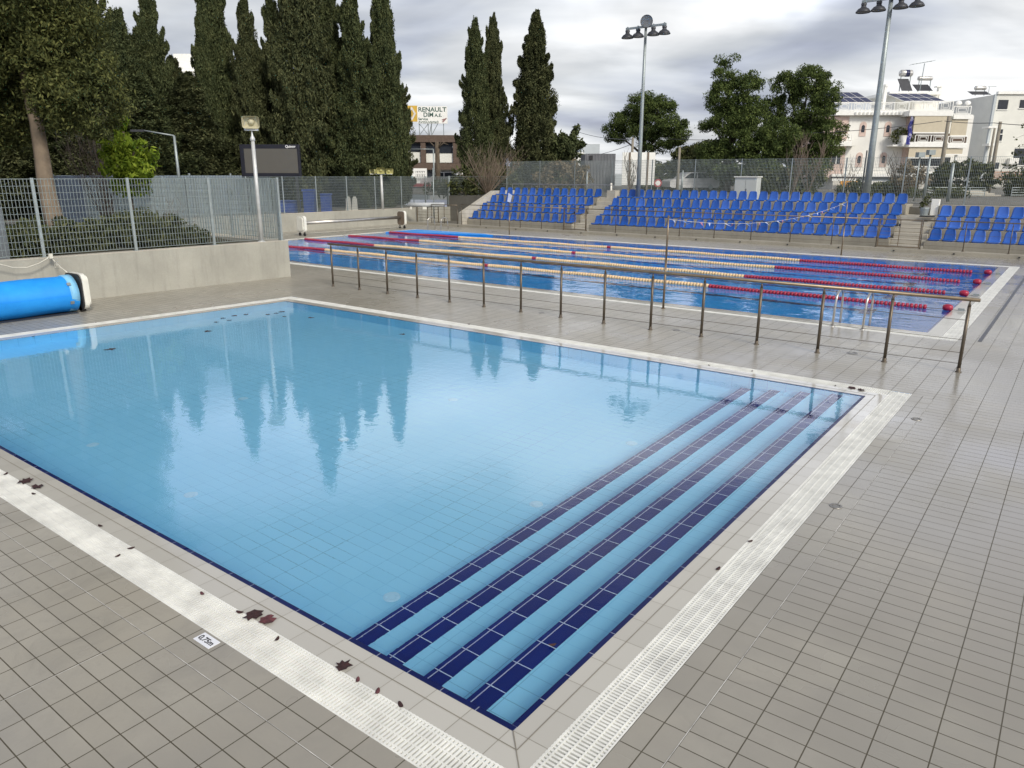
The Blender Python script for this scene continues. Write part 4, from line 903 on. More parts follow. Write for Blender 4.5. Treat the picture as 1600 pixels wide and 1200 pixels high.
shrub(1505, 280, 52, 2.6, 2.4, m_bush, 'bluish green oleander bush in front of the grey side wall', .16, 88)
shrub(1465, 302, 44, 2.4, .55, m_bush, 'low green ground shrub behind the concrete ledge', .10, 89)
shrub(1598, 285, 48, 1.6, 1.8, m_bush, 'dark shrub at the right edge below the white building', .13, 90)
for k, (px, lb) in enumerate(((1238, 'bare pale branched young tree in front of the broad pine, left one'), (1262, 'bare pale branched young tree in front of the broad pine, right one'))):
    p = gd(px, 300, 48); bare('bare_tree', (p.x, p.y, 1.5), 3.6, 9, 1.3, lb, 'tree', .03, 20+k, 7, mat=m_twig, group='bare young trees')
p = gd(1397, 300, 50); bare('bare_tree', (p.x, p.y, 1.5), 2.6, 8, 1.2, 'small bare tree in front of the right arched windows', 'tree', .03, 25, 6, mat=m_bark)
p = gd(1320, 300, 50); bare('bare_tree', (p.x, p.y, 1.5), 2.4, 8, 1.2, 'small bare tree above the orange shop sign', 'tree', .025, 26, 6, mat=m_twig)
p = gd(985, 300, 48); bare('bare_tree', (p.x, p.y, 1.5), 2.6, 7, .7, 'thin bare tree in front of the white hoarding', 'tree', .03, 27, 6, mat=m_bark)
# leafy branch dipping in at the right
p = gd(1618, 300, 42); t_ = empty('bare_tree', (p.x, p.y, 1.5), 0, 'nearly bare tree at the right edge with a few dark leaves', 'tree'); b = MB(); g = random.Random(4); cen = []
b.tube([(0, 0, 0), (.05, 0, 1.5), (0, 0, 3.2)], [.06, .045, .03], 6)
for k in range(16):
    z = 1.2+g.random()*2.6; a = math.pi+YAW+g.uniform(-.9, .9); L_ = g.uniform(.8, 1.9); e_ = Vector((math.cos(a)*L_, math.sin(a)*L_, z+g.uniform(-.3, .8))); m_ = Vector((e_.x*.5, e_.y*.5, z+.3)); b.tube([(0, 0, z), m_, e_], [.02, .012, .005], 5)
    for i in range(4): cen.append(tuple(m_.lerp(e_, g.random())))
b.build('trunk', m_bark, t_, False, False); o = bpy.data.objects.new('crown', leaves_mesh('crown', cen, [.12]*len(cen), 4, .12, m_bush, 1.4, .3, 0, 3)); C.objects.link(o); o.parent = t_
# ------------------------------------------------------------------ masts, poles, speakers
m_lampin = simple('lamp_glass', (.22, .23, .24), .25, .2)
def flood(parent, at_, down=Vector((0, 0, -1)), s=1.0):
    down = down.normalized(); b = MB(); b.lathe([(.0, -.02), (.09, 0), (.10, .08), (.13, .12), (.21, .16), (.28, .25), (.29, .29), (.28, .30)], at_, 20, down*1)
    b.lathe([(.02, -.06), (.11, -.05), (.11, .02)], at_, 12, down)
    o = b.build('lamp_head', m_dgrey, parent, True); o2 = MB(); o2.lathe([(0, .25), (.27, .28)], at_, 20, down); o2.build('lamp_glass', m_lampin, o)
    b = MB(); b.obox(Vector(at_)+Vector((0, 0, .10)), (.02, 0, 0), (0, .06, 0), (0, 0, .10)); b.build('lamp_bracket', m_galv, o); return o
def mast(x, y, z0, ztop, e0, e1, label, top=True, heads=((-1, -.9), (-.45, -.9), (.45, -.9), (1, -.9)), sag_=.22, r=.11, n4=()):
    t_ = empty('floodlight_mast', (x, y, z0), 0, label, 'floodlight mast', 'tall galvanised floodlight masts'); H = ztop-z0
    b = MB(); b.tube([(0, 0, 0), (0, 0, H*.33), (0, 0, H*.66), (0, 0, H)], [r, r*.86, r*.70, r*.55], 16); b.build('pole', m_galv, t_, True)
    b = MB(); b.obox((0, 0, .015), (.2, 0, 0), (0, .2, 0), (0, 0, .015)); b.build('base_plate', m_galv, t_)
    e0 = Vector(e0)-Vector((x, y, z0)); e1 = Vector(e1)-Vector((x, y, z0)); b = MB(); d = (e1-e0).normalized(); sd_ = Vector((-d.y, d.x, 0))
    b.obox((e0+e1)/2, (e1-e0)/2, sd_*.045, (0, 0, .045)); b.build('crossbar', m_galv, t_)
    c = Vector((0, 0, H))
    for k, f in enumerate((.04, .31, .69, .96)):
        pnt = e0.lerp(e1, f); flood(t_, pnt+Vector((0, 0, -.12)))
    if top: flood(t_, c+Vector((0, 0, .28))+sd_*.0, Vector((.5, -.8, -.35)))
    return t_
# middle mast: crossbar ends found from two sightings at its height
mast(-18.1, 34.2, 1.5, 9.45, (-19.15, 34.2, 9.45), (-17.05, 34.2, 9.45), 'tall floodlight mast in the middle with four hanging lamps and one on top')
pR = gy(1353, 308, 35.3); topR = gd(1393, -3, -sy*pR.x+cy*pR.y)
mast(pR.x, pR.y, 1.5, topR.z, (pR.x-1.1, pR.y, topR.z), (pR.x+1.05, pR.y, topR.z), 'tall floodlight mast at the right rising above the white house', r=.15)
def pole(px, py0, py1, D, r, label, name='street_pole', cat='pole', mat=None, z0=1.5, group=None, extra=None, tip=None):
    p = gd(px, (py0+py1)/2, D); zt = gd(px, py0, D).z; t_ = empty(name, (p.x, p.y, z0), 0, label, cat, group); H = zt-z0
    b = MB(); b.tube([(0, 0, 0), (0, 0, H*.5), (0, 0, H)], [r, r*.9, r*.75], 10); b.build('shaft', mat or m_galv, t_, True)
    if extra: extra(t_, H)
    return t_
UR = Vector((cy, sy, 0)); UF = Vector((-sy, cy, 0))
m_wood = simple('weathered_wood_pole', (.25, .225, .18), .85, var=.2)
def lamp_arm(L_, dz=.1, both=False):
    def f(t_, H):
        b = MB(); b.tube([Vector((0, 0, H)), -UR*L_*.5+Vector((0, 0, H+dz*.5)), -UR*L_+Vector((0, 0, H+dz))], .035, 6); b.build('arm', m_galv, t_, True)
        b = MB(); b.obox(-UR*(L_+.2)+Vector((0, 0, H+dz-.02)), UR*.28, UF*.09, (0, 0, .045)); b.build('lamp_head', m_dgrey, t_)
    return f
pole(277, 212, 300, 34, .07, 'grey street lamp with a long arm to the left beside the bright green tree', 'street_lamp', 'street lamp', extra=lamp_arm(1.35, .22))
pole(678, 233, 300, 62, .07, 'slim street lamp with an arm to the left in front of the brown building', 'street_lamp', 'street lamp', extra=lamp_arm(1.9, 0))
pole(684, 222, 312, 58, .21, 'thick pruned bare trunk with stubby branches in front of the brown building', 'pollard_tree', 'tree', m_bark,
     extra=lambda t_, H: limb_mesh('branches', [([(0, 0, H-.5), (dx*.6, dy*.4, H-.1), (dx, dy, H+dz)], .06, .02) for dx, dy, dz in ((-.9, 0, .15), (.8, .2, .1), (-.5, .4, .3), (.5, .1, .35), (1.1, 0, -.2))], m_bark).__setattr__('parent', t_))
pole(1060, 230, 300, 52, .10, 'leaning grey pole between the middle mast and the two topped pine', mat=m_wood)
pole(1066, 266, 300, 42, .06, 'short grey pole next to the leaning one', mat=m_galv)
pole(1350, 235, 310, 45, .05, 'thin dark pole left of the right mast', mat=m_dgrey)
def tip_lamp(t_, H):
    b = MB(); b.obox((0, 0, H+.12), UR*.16, UF*.16, (0, 0, .12)); b.build('lamp_box', m_galv, t_)
pole(1431, 246, 335, 38, .035, 'thin post with a small square lamp, left one', 'lamp_post', 'lamp post', extra=tip_lamp, group='thin posts with square lamps')
pole(1447, 242, 335, 39.2, .07, 'thicker grey post with a small square lamp, right one', 'lamp_post', 'lamp post', extra=tip_lamp, group='thin posts with square lamps')
pole(1474, 182, 300, 58, .16, 'wooden utility pole in front of the beige awnings carrying the wires', 'utility_pole', 'utility pole', mat=m_wood)
pole(1484, 255, 335, 37.5, .085, 'short thick grey steel post at the platform beside the right seats', mat=m_galv)
pole(1553, 190, 310, 52, .13, 'pale utility pole in front of the white building', 'utility_pole', 'utility pole', mat=m_wood)
pole(1545, 200, 310, 53, .09, 'thinner pale pole just left of the one before the white building', 'utility_pole', 'utility pole', mat=m_wood)
pole(895, 205, 260, 80, .12, 'far utility pole right of the broad cypress', 'utility_pole', 'utility pole', mat=m_wood)
pole(987, 215, 300, 60, .12, 'utility pole seen through the round crowned pine', 'utility_pole', 'utility pole', mat=m_wood)
pole(917, 268, 300, 44, .05, 'short steel post behind the gap at the left stairs', mat=m_galv)
pole(955, 286, 300, 43, .07, 'stubby white post left of the hoarding', mat=m_white)
# overhead wires
def wirem(pts, lb):
    P = [gd(*q_) for q_ in pts]; o0 = P[0]; b = MB(); PP = []
    for a, c in zip(P, P[1:]):
        for i in range(12):
            u = i/12; PP.append(a.lerp(c, u)-o0-Vector((0, 0, (a-c).length*.012*4*u*(1-u))))
    PP.append(P[-1]-o0); b.tube(PP, .022, 5); o = b.build('overhead_wire', m_dgrey); o.location = o0; tag(o, lb, 'wire', 'overhead wires')
wirem([(1270, 208, 58), (1472, 189, 58)], 'dark overhead wire sloping up across the arched windows to the wooden pole')
wirem([(1476, 189, 58), (1553, 192, 52), (1640, 197, 50)], 'dark overhead wire from the wooden pole to the right edge')
wirem([(895, 203, 80), (987, 218, 60)], 'overhead wire between the broad cypress and the round pine')
wirem([(1030, 216, 66), (1150, 218, 62)], 'overhead wire between the round pine and the two topped pine')
wirem([(900, 245, 80), (985, 226, 60)], 'lower overhead wire above the grey shed')
# loudspeaker on its white pole
m_cream = simple('cream_speaker_plastic', (.50, .47, .33), .5); m_wpaint = simple('white_painted_pole', (.56, .57, .56), .45, .2)
def horn(parent, c, yaw, s=1.0, mat=None):
    mat = mat or m_cream; f = Vector((math.sin(yaw), -math.cos(yaw), -.12)).normalized(); u = Vector((math.cos(yaw), math.sin(yaw), 0)); v = u.cross(f); c = Vector(c)
    b = MB()
    def ring(w, h, d): return [c+u*(x*s)+v*(z*s)+f*(d*s) for x, z in rrect(w, h, min(w, h)*.45, 4)]
    R1, R2, R3, R4 = ring(.10, .07, -.20), ring(.20, .14, .10), ring(.205, .145, .12), ring(.15, .10, -.02); n = len(R1)
    for A_, B_ in ((R1, R2), (R2, R3), (R3, R4)):
        b.mesh(A_+B_, [(i, (i+1) % n, n+(i+1) % n, n+i) for i in range(n)])
    b.face(R1); b.face(R4); o = b.build('horn_shell', mat, parent, False)
    b = MB(); b.lathe([(.0, .09), (.03, .09), (.06, .05), (.085, .02), (.09, -.02)], c-f*.01*s, 18, f); o2 = b.build('horn_cone', mat, o, True)
    return o
spx, spy = -17.45, 11.92
t_ = empty('speaker_pole', (spx, spy, .99), 0, 'white pole with a cream horn loudspeaker standing on the low wall', 'loudspeaker pole')
b = MB(); b.tube([(0, 0, 0), (0, 0, 1.3), (0, 0, 2.58)], [.055, .05, .045], 16); b.lathe([(.045, 2.55), (.062, 2.56), (.062, 2.62), (.03, 2.68), (.016, 2.76), (.016, 2.84)], (0, 0, 0), 16); b.lathe([(.0, 0), (.10, 0), (.10, .02), (.055, .03)], (0, 0, 0), 16); b.build('pole', m_wpaint, t_, True)
b = MB(); b.obox((0, 0, 2.83), UR*.16, UF*.05, (0, 0, .025)); b.obox(-UR*.17+Vector((0, 0, 2.97)), UR*.012, UF*.04, (0, 0, .16)); b.build('bracket', m_wpaint, t_)
horn(t_, (0, 0, 3.02), YAW+.22, 1.05)
# cluster of yellowish horns on the far wall
m_yelh = simple('yellowed_horn_plastic', (.42, .40, .17), .5)
p = gx(597, 330, -31.16); t_ = empty('horn_pole', (p.x+.05, p.y, .86), 0, 'white pole with a cluster of three yellowish horns on the far wall', 'loudspeaker pole')
zt = gx(598, 272, -31.16).z-.86
b = MB(); b.tube([(0, 0, 0), (0, 0, zt)], [.085, .065], 14); b.build('pole', m_wpaint, t_, True)
b = MB(); b.obox((0, 0, zt+.0), UR*.6, UF*.04, (0, 0, .02)); b.build('bracket', m_wpaint, t_)
horn(t_, UR*-.40+Vector((0, 0, zt+.13)), YAW-.7, 1.0, m_yelh); horn(t_, Vector((0, 0, zt+.19)), YAW+.1, 1.15, m_yelh); horn(t_, UR*.42+Vector((0, 0, zt+.16)), YAW+.7, 1.05, m_yelh)
# pole beside the far gate
pole(677.5, 262, 350, 43.8, .04, 'thin grey pole standing at the end of the far beige wall', z0=0)
# scoreboard
D = 38.6; c = gd(423, 251, D); w = (468-378)/2*D/F_PX; h = 46/2*D/F_PX
t_ = empty('scoreboard', (c.x, c.y, .8), YAW-.05, 'dark electronic scoreboard with a blank grey screen behind the fence', 'scoreboard'); zc = c.z-.8
b = MB(); b.bbox(-w, -.1, zc-h, w, .12, zc+h, .02); b.build('cabinet', simple('black_blue_cabinet', (.012, .013, .022), .5), t_)
b = MB(); b.box(-w+.22, -.115, zc-h+.17, w-.10, -.101, zc+h-.20); b.build('screen', simple('blank_screen', (.105, .10, .088), .6, var=.03), t_)
for x in (-w+.2, w-.3):
    b = MB(); b.box(x, -.06, 0, x+.12, .06, zc-h-.001); b.build('leg', m_dgrey, t_)
text('lettering', 'Quinov', .17, simple('sign_white_paint', (.8, .8, .8), .5), t_, (w-.42, -.112, zc+h-.10), (R(90), 0, 0), .005)
# ------------------------------------------------------------------ background built in the camera's azimuth frame
def frame_at(px, D, name, label, cat, z0=1.5, group=None, rz=0.0):
    p = gd(px, 290, D); t_ = empty(name, (p.x, p.y, z0), YAW+rz, label, cat, group); t_['_d'] = D; return t_, p
class Fr:
    """local x across the view, y away from it, z up from z0"""
    def __init__(s, px, D, z0=1.5): s.p = gd(px, 290, D); s.D = D; s.z0 = z0
    def uz(s, px, py, dd=0.0):
        q_ = gd(px, py, s.D+dd); v = q_-s.p; return v.dot(UR), q_.z-s.z0
    def box(s, b, px0, py0, px1, py1, d0, d1, z1=None):
        """screen-measured rectangle on the plane d0, extruded to d1"""
        pm = (py0+py1)/2; x0 = s.uz(px0, pm, d0)[0]; x1 = s.uz(px1, pm, d0)[0]; xm = (px0+px1)/2; zt = s.uz(xm, py0, d0)[1]; zb = s.uz(xm, py1, d0)[1]
        b.box(x0, d0, zb, x1, d1, zt); return x0, x1, zb, zt
    def root(s, name, label, cat, group=None): return empty(name, (s.p.x, s.p.y, s.z0), YAW, label, cat, group)
m_hw = simple('white_house_wall', (.80, .79, .74), .8, var=.07, scale=.5); m_hw2 = simple('white_trim', (.86, .86, .82), .7, var=.05)
m_pink = simple('pink_trim', (.62, .48, .42), .8); m_awn = simple('beige_awning', (.56, .50, .38), .85, var=.05); m_win = simple('dark_window_glass', (.03, .035, .045), .15)
m_brk = simple('brown_wall', (.115, .08, .06), .8); m_pv = simple('solar_cell', (.025, .03, .085), .2); m_orange = simple('orange_sign', (.72, .33, .03), .6)
m_gwall = simple('pale_grey_wall', (.46, .50, .52), .85, var=.04, scale=.4); m_wwall = simple('offwhite_wall', (.74, .74, .68), .8, var=.08, scale=.6); m_tank = simple('tank_metal', (.62, .61, .58), .3, .5)
f = Fr(1400, 72); H_ = f.root('apartment_house', 'white three storey house with arched windows, beige awnings and solar panels on its roof', 'house')
def part(name, mat, rects, d0, d1, parent=None, fr=None):
    b = MB(); fr = fr or f
    for r_ in rects: fr.box(b, *r_, d0, d1)
    return b.build(name, mat, parent or H_)
part('wall', m_hw, [(1306, 180, 1420, 306)], 0, 12)
part('side_wall', m_pink, [(1285, 182, 1322, 278)], -.02, 8)
part('rear_volume', m_hw, [(1420.3, 180, 1512, 306)], 2.2, 12)
part('corner_pier', m_pink, [(1416, 182, 1421, 276)], -.6, 2.2)
part('roof_slab', m_hw2, [(1306, 173, 1421, 180)], -.5, 12.2); part('roof_slab', m_hw2, [(1421.2, 173, 1490, 181)], -1.6, 12.2); part('roof_slab', m_hw2, [(1490.2, 179, 1520, 186)], -1.2, 12.1)
b = MB()
for k in range(13): x, z = f.uz(1338+k*6.3, 176, -.5); b.lathe([(0, -.02), (.16, 0), (.16, .22), (.05, .3)], (x, -.52, z-.2), 10)
b.build('scalloped_cornice', m_hw2, H_)
def rail(px0, px1, py0, py1, d, meander=True, mat=m_hw2, nm='balcony_railing', frm=None):
    frm = frm or f
    b = MB(); pm = (py0+py1)/2; x0 = frm.uz(px0, pm, d)[0]; x1 = frm.uz(px1, pm, d)[0]; zt = frm.uz(px0, py0, d)[1]; zb = frm.uz(px0, py1, d)[1]; t = .03
    for z in (zt, zb): b.box(x0, d-t, z-t, x1, d+t, z+t)
    n = max(1, round((x1-x0)/1.3)); w_ = (x1-x0)/n
    for k in range(n+1): b.box(x0+w_*k-t, d-t*.9, zb, x0+w_*k+t, d+t*.9, zt)
    for k in range(n):
        a, c = x0+w_*k+.14, x0+w_*(k+1)-.14; hh = zt-zb
        for q_ in range(2):
            i = .10+q_*.16; b.box(a+i, d-t*.8, zb+i*hh*.9, c-i, d+t*.8, zb+i*hh*.9+.04); b.box(a+i, d-t*.7, zt-i*hh*.9-.04, c-i, d+t*.7, zt-i*hh*.9)
            b.box(a+i, d-t*.6, zb+i*hh*.9, a+i+.04, d+t*.6, zt-i*hh*.9); b.box(c-i-.04, d-t*.6, zb+i*hh*.9+(.1 if q_ else 0), c-i, d+t*.6, zt-i*hh*.9)
    return b.build(nm, mat, H_)
rail(1308, 1420, 160, 172, -.4, nm='roof_railing'); rail(1421, 1489, 158, 172, -1.5, nm='roof_railing'); rail(1490, 1517, 166, 178, -1.1, nm='roof_railing')
# right bay: recess, awnings, balconies
part('recess_shade', m_win, [(1424, 246, 1484, 262)], 2.05, 2.19)  # dark panel stands in for the shade below the lower awning
part('recess_shade', m_brk, [(1430, 207, 1484, 222), (1486, 212, 1510, 224)], 2.05, 2.19)  # brown panels put the shade behind the upper railings into colour
part('balcony_slab', m_hw2, [(1420, 222, 1479, 229.5)], -1.7, 2.2); part('balcony_slab', m_hw2, [(1481, 224, 1512, 231)], -1.2, 2.2)
part('balcony_slab', m_hw2, [(1412, 270, 1485, 277)], -1.9, 2.2)
part('awning', m_awn, [(1428, 181, 1483, 207)], -1.55, -1.5); part('awning', m_awn, [(1486, 186, 1511, 212)], -1.05, -1.0)
part('awning', m_awn, [(1420, 230, 1475, 246)], -1.55, -1.5); part('awning', m_awn, [(1478, 232, 1504, 241)], -1.05, -1.0)
part('awning_bar', m_hw2, [(1427, 206.5, 1484, 208.5), (1419, 245.5, 1476, 247.5)], -1.6, -1.56)
part('awning_bar', m_hw2, [(1485, 211.5, 1512, 213), (1478, 240.5, 1505, 242)], -1.1, -1.06)
rail(1430, 1479, 211, 222, -1.6); rail(1481, 1511, 213, 224, -1.1); rail(1413, 1484, 260, 270, -1.8)
part('pillar', m_hw2, [(1492, 241, 1495, 262)], -.9, -.7); part('door', m_hw2, [(1477, 247, 1489, 262)], 2.05, 2.14)
part('side_panel', m_awn, [(1421.5, 182, 1427, 222)], .0, 1.2)
# arched windows
for (xa, ya, yb) in ((1349.5, 190, 213), (1388.5, 190, 213), (1343.5, 238, 261), (1381.5, 238, 261)):
    x, z1 = f.uz(xa, ya, 0); _, z0 = f.uz(xa, yb, 0); b = MB(); w_ = .30; P = [(x-w_, -.05, z0), (x+w_, -.05, z0)]+[(x+w_*math.cos(a), -.05, z1-w_+w_*math.sin(a)) for a in [math.pi*k/10 for k in range(11)]]
    b.prism(P, (0, .06, 0)); o = b.build('window_frame', m_pink, H_); b = MB(); w2 = .15; P = [(x-w2, -.07, z0+.35), (x+w2, -.07, z0+.35)]+[(x+w2*math.cos(a), -.07, z1-.3-w2+w2*math.sin(a)) for a in [math.pi*k/8 for k in range(9)]]
    b.prism(P, (0, .03, 0)); b.build('pane', m_win, o)
part('window', m_win, [(1300, 240, 1313, 256)], -.06, -.03); part('window_frame', m_hw2, [(1298, 238, 1315, 240), (1306, 240, 1307.5, 256)], -.08, -.062)
part('balcony_slab', m_hw2, [(1282, 221, 1331, 228)], -1.4, -.03); part('balcony_slab', m_hw, [(1331.2, 219, 1340, 228)], -1.0, -.01); rail(1283, 1331, 210, 221, -1.3)
part('flower_shelf', m_hw2, [(1395, 226, 1416, 228.5)], -1.2, -.01)
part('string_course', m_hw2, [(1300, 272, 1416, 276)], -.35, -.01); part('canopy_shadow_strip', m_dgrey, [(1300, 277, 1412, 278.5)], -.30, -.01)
b = MB(); x, z = f.uz(1408, 226, -.8); b.lathe([(0, 0), (.35, 0), (.42, .8), (.44, .8)], (x, -.8, z), 14); b.build('flower_pot', m_hw2, H_)
o = bpy.data.objects.new('potted_foliage', leaves_mesh('potted_foliage', [(x+dx, -.9, z+.9+dz) for dx, dz in ((-.8, -.1), (-.5, .1), (0, .2), (.5, .1), (.7, -.3), (-.3, .3), (-.6, -.5))], [.35]*7, 60, .14, m_bush, seed=3)); C.objects.link(o); o.parent = H_
part('ground_floor_front', m_gwall, [(1340, 279, 1410, 304)], -.06, -.01); part('shutter', m_hw, [(1346, 283, 1378, 303)], -.10, -.065); part('meter_box', m_dgrey, [(1377, 284, 1383, 290)], -.12, -.07)
part('garage_recess', m_win, [(1446, 277, 1482, 300)], 2.1, 2.19)
# roof structures
part('penthouse_wall', m_hw, [(1399, 148, 1466, 174)], 4, 9); part('penthouse_roof', m_hw2, [(1390, 143, 1472, 147.5)], 3.2, 10)
for px, pa, pb, w_ in ((1370.5, 133, 172, .16), (1379.5, 136, 172, .13)): b = MB(); x, z0 = f.uz(px, pb, 1.5); _, z1 = f.uz(px, pa, 1.5); b.box(x-w_, 1.4, z0, x+w_, 1.7, z1); b.lathe([(.0, .25), (.2, .2), (.2, 0)], (x, 1.55, z1+.02), 10); b.build('chimney', m_hw2, H_)
b = MB(); f.box(b, 1466, 136, 1471, 160, 4, 4.4); f.box(b, 1464.5, 134, 1472.5, 136, 3.9, 4.5); b.build('chimney', m_hw2, H_)
def pv(parent, px0, px1, pya, pyb, d0, d1, cols, rows, frm=f, skew=.0):
    """tilted panel array, lower edge at depth d0, upper edge at d1"""
    x0 = frm.uz(px0, pyb, d0)[0]; x1 = frm.uz(px1, pyb, d0)[0]; zb = frm.uz(px0, pyb, d0)[1]; zt = frm.uz(px0, pya, d1)[1]
    for i in range(cols):
        for j in range(rows):
            def pt(u, v): return Vector((x0+(x1-x0)*u-skew*v, d0+(d1-d0)*v, zb+(zt-zb)*v))
            a = pt(i/cols, j/rows); b_ = pt((i+1)/cols, j/rows); c_ = pt((i+1)/cols, (j+1)/rows); d_ = pt(i/cols, (j+1)/rows)
            m = MB(); m.prism([a, b_, c_, d_], (0, 0, -.05)); o = m.build('solar_panel', m_hw2, parent)
            g_ = .05; cc = (a+b_+c_+d_)/4; m = MB(); m.face([cc+(q_-cc)*.93+Vector((0, -.004, .006)) for q_ in (a, b_, c_, d_)]); m.build('cells', m_pv, o)
pv(H_, 1302, 1366, 144, 160, 3, 5.6, 5, 2, skew=.6); pv(H_, 1413, 1478, 146, 158, 1.2, 3.1, 4, 2, skew=.9)
def heater(parent, frm, px0, px1, pya, pyb, tx0, tx1, tya, tyb, d=5.0, band=True):
    xs0 = frm.uz(px0, pyb, d)[0]; xs1 = frm.uz(px1, pyb, d)[0]; zb = frm.uz(px0, pyb, d)[1]; zt = frm.uz(px0, pya, d)[1]
    m = MB(); m.prism([(xs0, d, zb), (xs1, d, zb), (xs1-.15, d+.8, zt), (xs0-.15, d+.8, zt)], (0, .08, .04)); o = m.build('solar_collector', m_dgrey, parent)
    x0 = frm.uz(tx0, tya, d+1)[0]; x1 = frm.uz(tx1, tya, d+1)[0]; z0 = frm.uz(tx0, tyb, d+1)[1]; z1 = frm.uz(tx0, tya, d+1)[1]; r_ = (z1-z0)/2
    m = MB(); m.lathe([(0, -.02), (r_*.8, 0), (r_, .1), (r_, x1-x0-.1), (r_*.8, x1-x0), (0, x1-x0+.02)], (x0, d+1, (z0+z1)/2), 16, (1, 0, 0)); t2 = m.build('water_tank', m_tank, o, True)
    if band: m = MB(); m.lathe([(r_*1.03, (x1-x0)*.4), (r_*1.03, (x1-x0)*.72)], (x0, d+1, (z0+z1)/2), 16, (1, 0, 0)); m.build('tank_band', m_pv, o)
    m = MB(); m.box(x0+.1, d+.9, zb, x0+.15, d+1.0, z0+.1); m.box(x1-.15, d+.9, zb, x1-.1, d+1.0, z0+.1); m.build('stand', m_galv, o)
heater(H_, f, 1409, 1426, 122, 142, 1407, 1426, 109, 120); heater(H_, f, 1433, 1458, 131, 142, 1435, 1457, 119, 126, band=False)
b = MB(); x, z0 = f.uz(1437, 142, 4.5); _, z1 = f.uz(1439, 99, 4.5); b.tube([(x, 4.5, z0), (x+.1, 4.5, z1)], .035, 6)
xa, za = f.uz(1424, 101, 4.5); xb, zb = f.uz(1458, 95, 4.5); b.tube([(xa, 4.3, za), (xb, 4.7, zb)], .03, 6)
for k in range(7): x_ = xa+(xb-xa)*k/6; z_ = za+(zb-za)*k/6; b.tube([(x_, 4.1, z_), (x_, 4.9, z_)], .015, 4)
b.build('antenna', m_galv, H_)
for px in (1498, 1512): b = MB(); x, z = f.uz(px, 161, -1.0); b.lathe([(0, .10), (.10, .08), (.20, .04), (.28, -.02), (.27, -.02), (.10, .06)], (x, -1.0, z), 18, (-.3, -.8, .5)); b.build('satellite_dish', m_hw2, H_, True)
# blue flag hanging from the balcony
b = MB(); x, z1 = f.uz(1425, 182, -1.9); _, z0 = f.uz(1425, 226, -1.9); nz = 14; V = []; Fc = []
for i in range(nz+1):
    for j in range(5): V.append((x+(-.22+.11*j)*(.4+.7*i/nz)+.05*math.sin(i*.9), -1.9+.10*math.sin(j*2.4+i*.35), z1+(z0-z1)*i/nz))
for i in range(nz):
    for j in range(4): Fc.append((i*5+j, i*5+j+1, (i+1)*5+j+1, (i+1)*5+j))
m_flag = MT('blue_white_flag_cloth'); m_flag.put(m_flag.b.inputs['Base Color'], m_flag.ramp(m_flag.noise(2.2, 2), [(.50, (.03, .035, .22)), (.56, (.10, .09, .42)), (.64, (.5, .5, .6))])); b.mesh(V, Fc)
fo = b.build('hanging_flag', m_flag.m, None, True); fo.location = f.p.x, f.p.y, 1.5; fo.rotation_euler = (0, 0, YAW); tag(fo, 'dark blue flag hanging limp from the corner of the white house', 'flag')
# shop signs
s_ = empty('shop_sign', (f.p.x, f.p.y, 1.5), YAW, 'orange shop sign under the first floor of the white house', 'sign'); b = MB(); x0, x1, zb, zt = f.box(b, 1313, 283, 1339, 296, -.75, -.65); b.build('board', m_orange, s_)
xm = (x0+x1)/2; zm = (zb+zt)/2; b = MB(); b.lathe([(.10, -.01), (.2, -.01), (.2, .01), (.10, .01)], (xm-.05, -.765, zm+.08), 12, (0, 1, 0)); b.box(xm-.2, -.77, zm-.3, xm+.25, -.751, zm-.15); b.build('emblem', m_black, s_)
s_ = empty('fascia_sign', (f.p.x, f.p.y, 1.5), YAW, 'narrow fascia with dull red lettering above the orange shop sign', 'sign'); b = MB(); x0, x1, zb, zt = f.box(b, 1300, 279, 1338, 282.6, -.72, -.66); b.build('board', m_hw2, s_)
# pale grey block and its white front at the far right
f2 = Fr(1553, 82); G = f2.root('corner_building', 'pale building with a blank grey side wall and white front at the right edge', 'building'); b = MB()
xa, zt = f2.uz(1555, 147, 0); xr, _ = f2.uz(1680, 147, 0); fa = f2.uz(1503, 157, 22); base = -1.0
b.cur = 0; b.prism([(xa, 0, base), (fa[0], 22, base), (fa[0], 22, zt+.1), (xa, 0, zt)], (.3, .1, 0)); b.build('side_wall', m_gwall, G)
b = MB(); b.box(xa+.31, .1, base, xr, 20, zt-.002); b.build('front_wall', m_wwall, G); b = MB(); b.box(xa+.25, -.1, zt, xr, .25, zt+.25); b.build('parapet', m_hw2, G)
for (a_, c_, d_, e_) in ((1560, 156, 1575, 171), (1594, 156, 1612, 169), (1560, 202, 1567, 209), (1560, 210, 1566, 220), (1584, 232, 1606, 258), (1552.5, 254, 1561, 264)):
    b = MB(); x0, x1, zb, zt2 = f2.box(b, a_, c_, d_, e_, .04, .3); o = b.build('window', m_win, G); m = MB(); m.box(x0-.08, .0, zb-.08, x1+.08, .09, zb-.0); m.build('sill', m_hw2, o)
for (a_, c_, d_, e_) in ((1545, 197, 1560, 200), (1545, 224, 1560, 228)):
    b = MB(); f2.box(b, a_, c_, d_, e_, -1.2, -.02); b.build('balcony_slab', m_hw2, G)
b = MB(); f2.box(b, 1578, 247, 1592, 257, -.4, .05); o = b.build('air_conditioner', m_hw2, G)
b = MB()
for k in range(5): f2.box(b, 1546+k*2, 268+k*3, 1640, 270+k*3, -1.9+.1*k, -1.6)
b.build('terracotta_eaves', simple('terracotta', (.36, .18, .11), .8), G)
heater(G, f2, 1519, 1549, 142, 148, 1524, 1541, 134, 141, d=12, band=False)
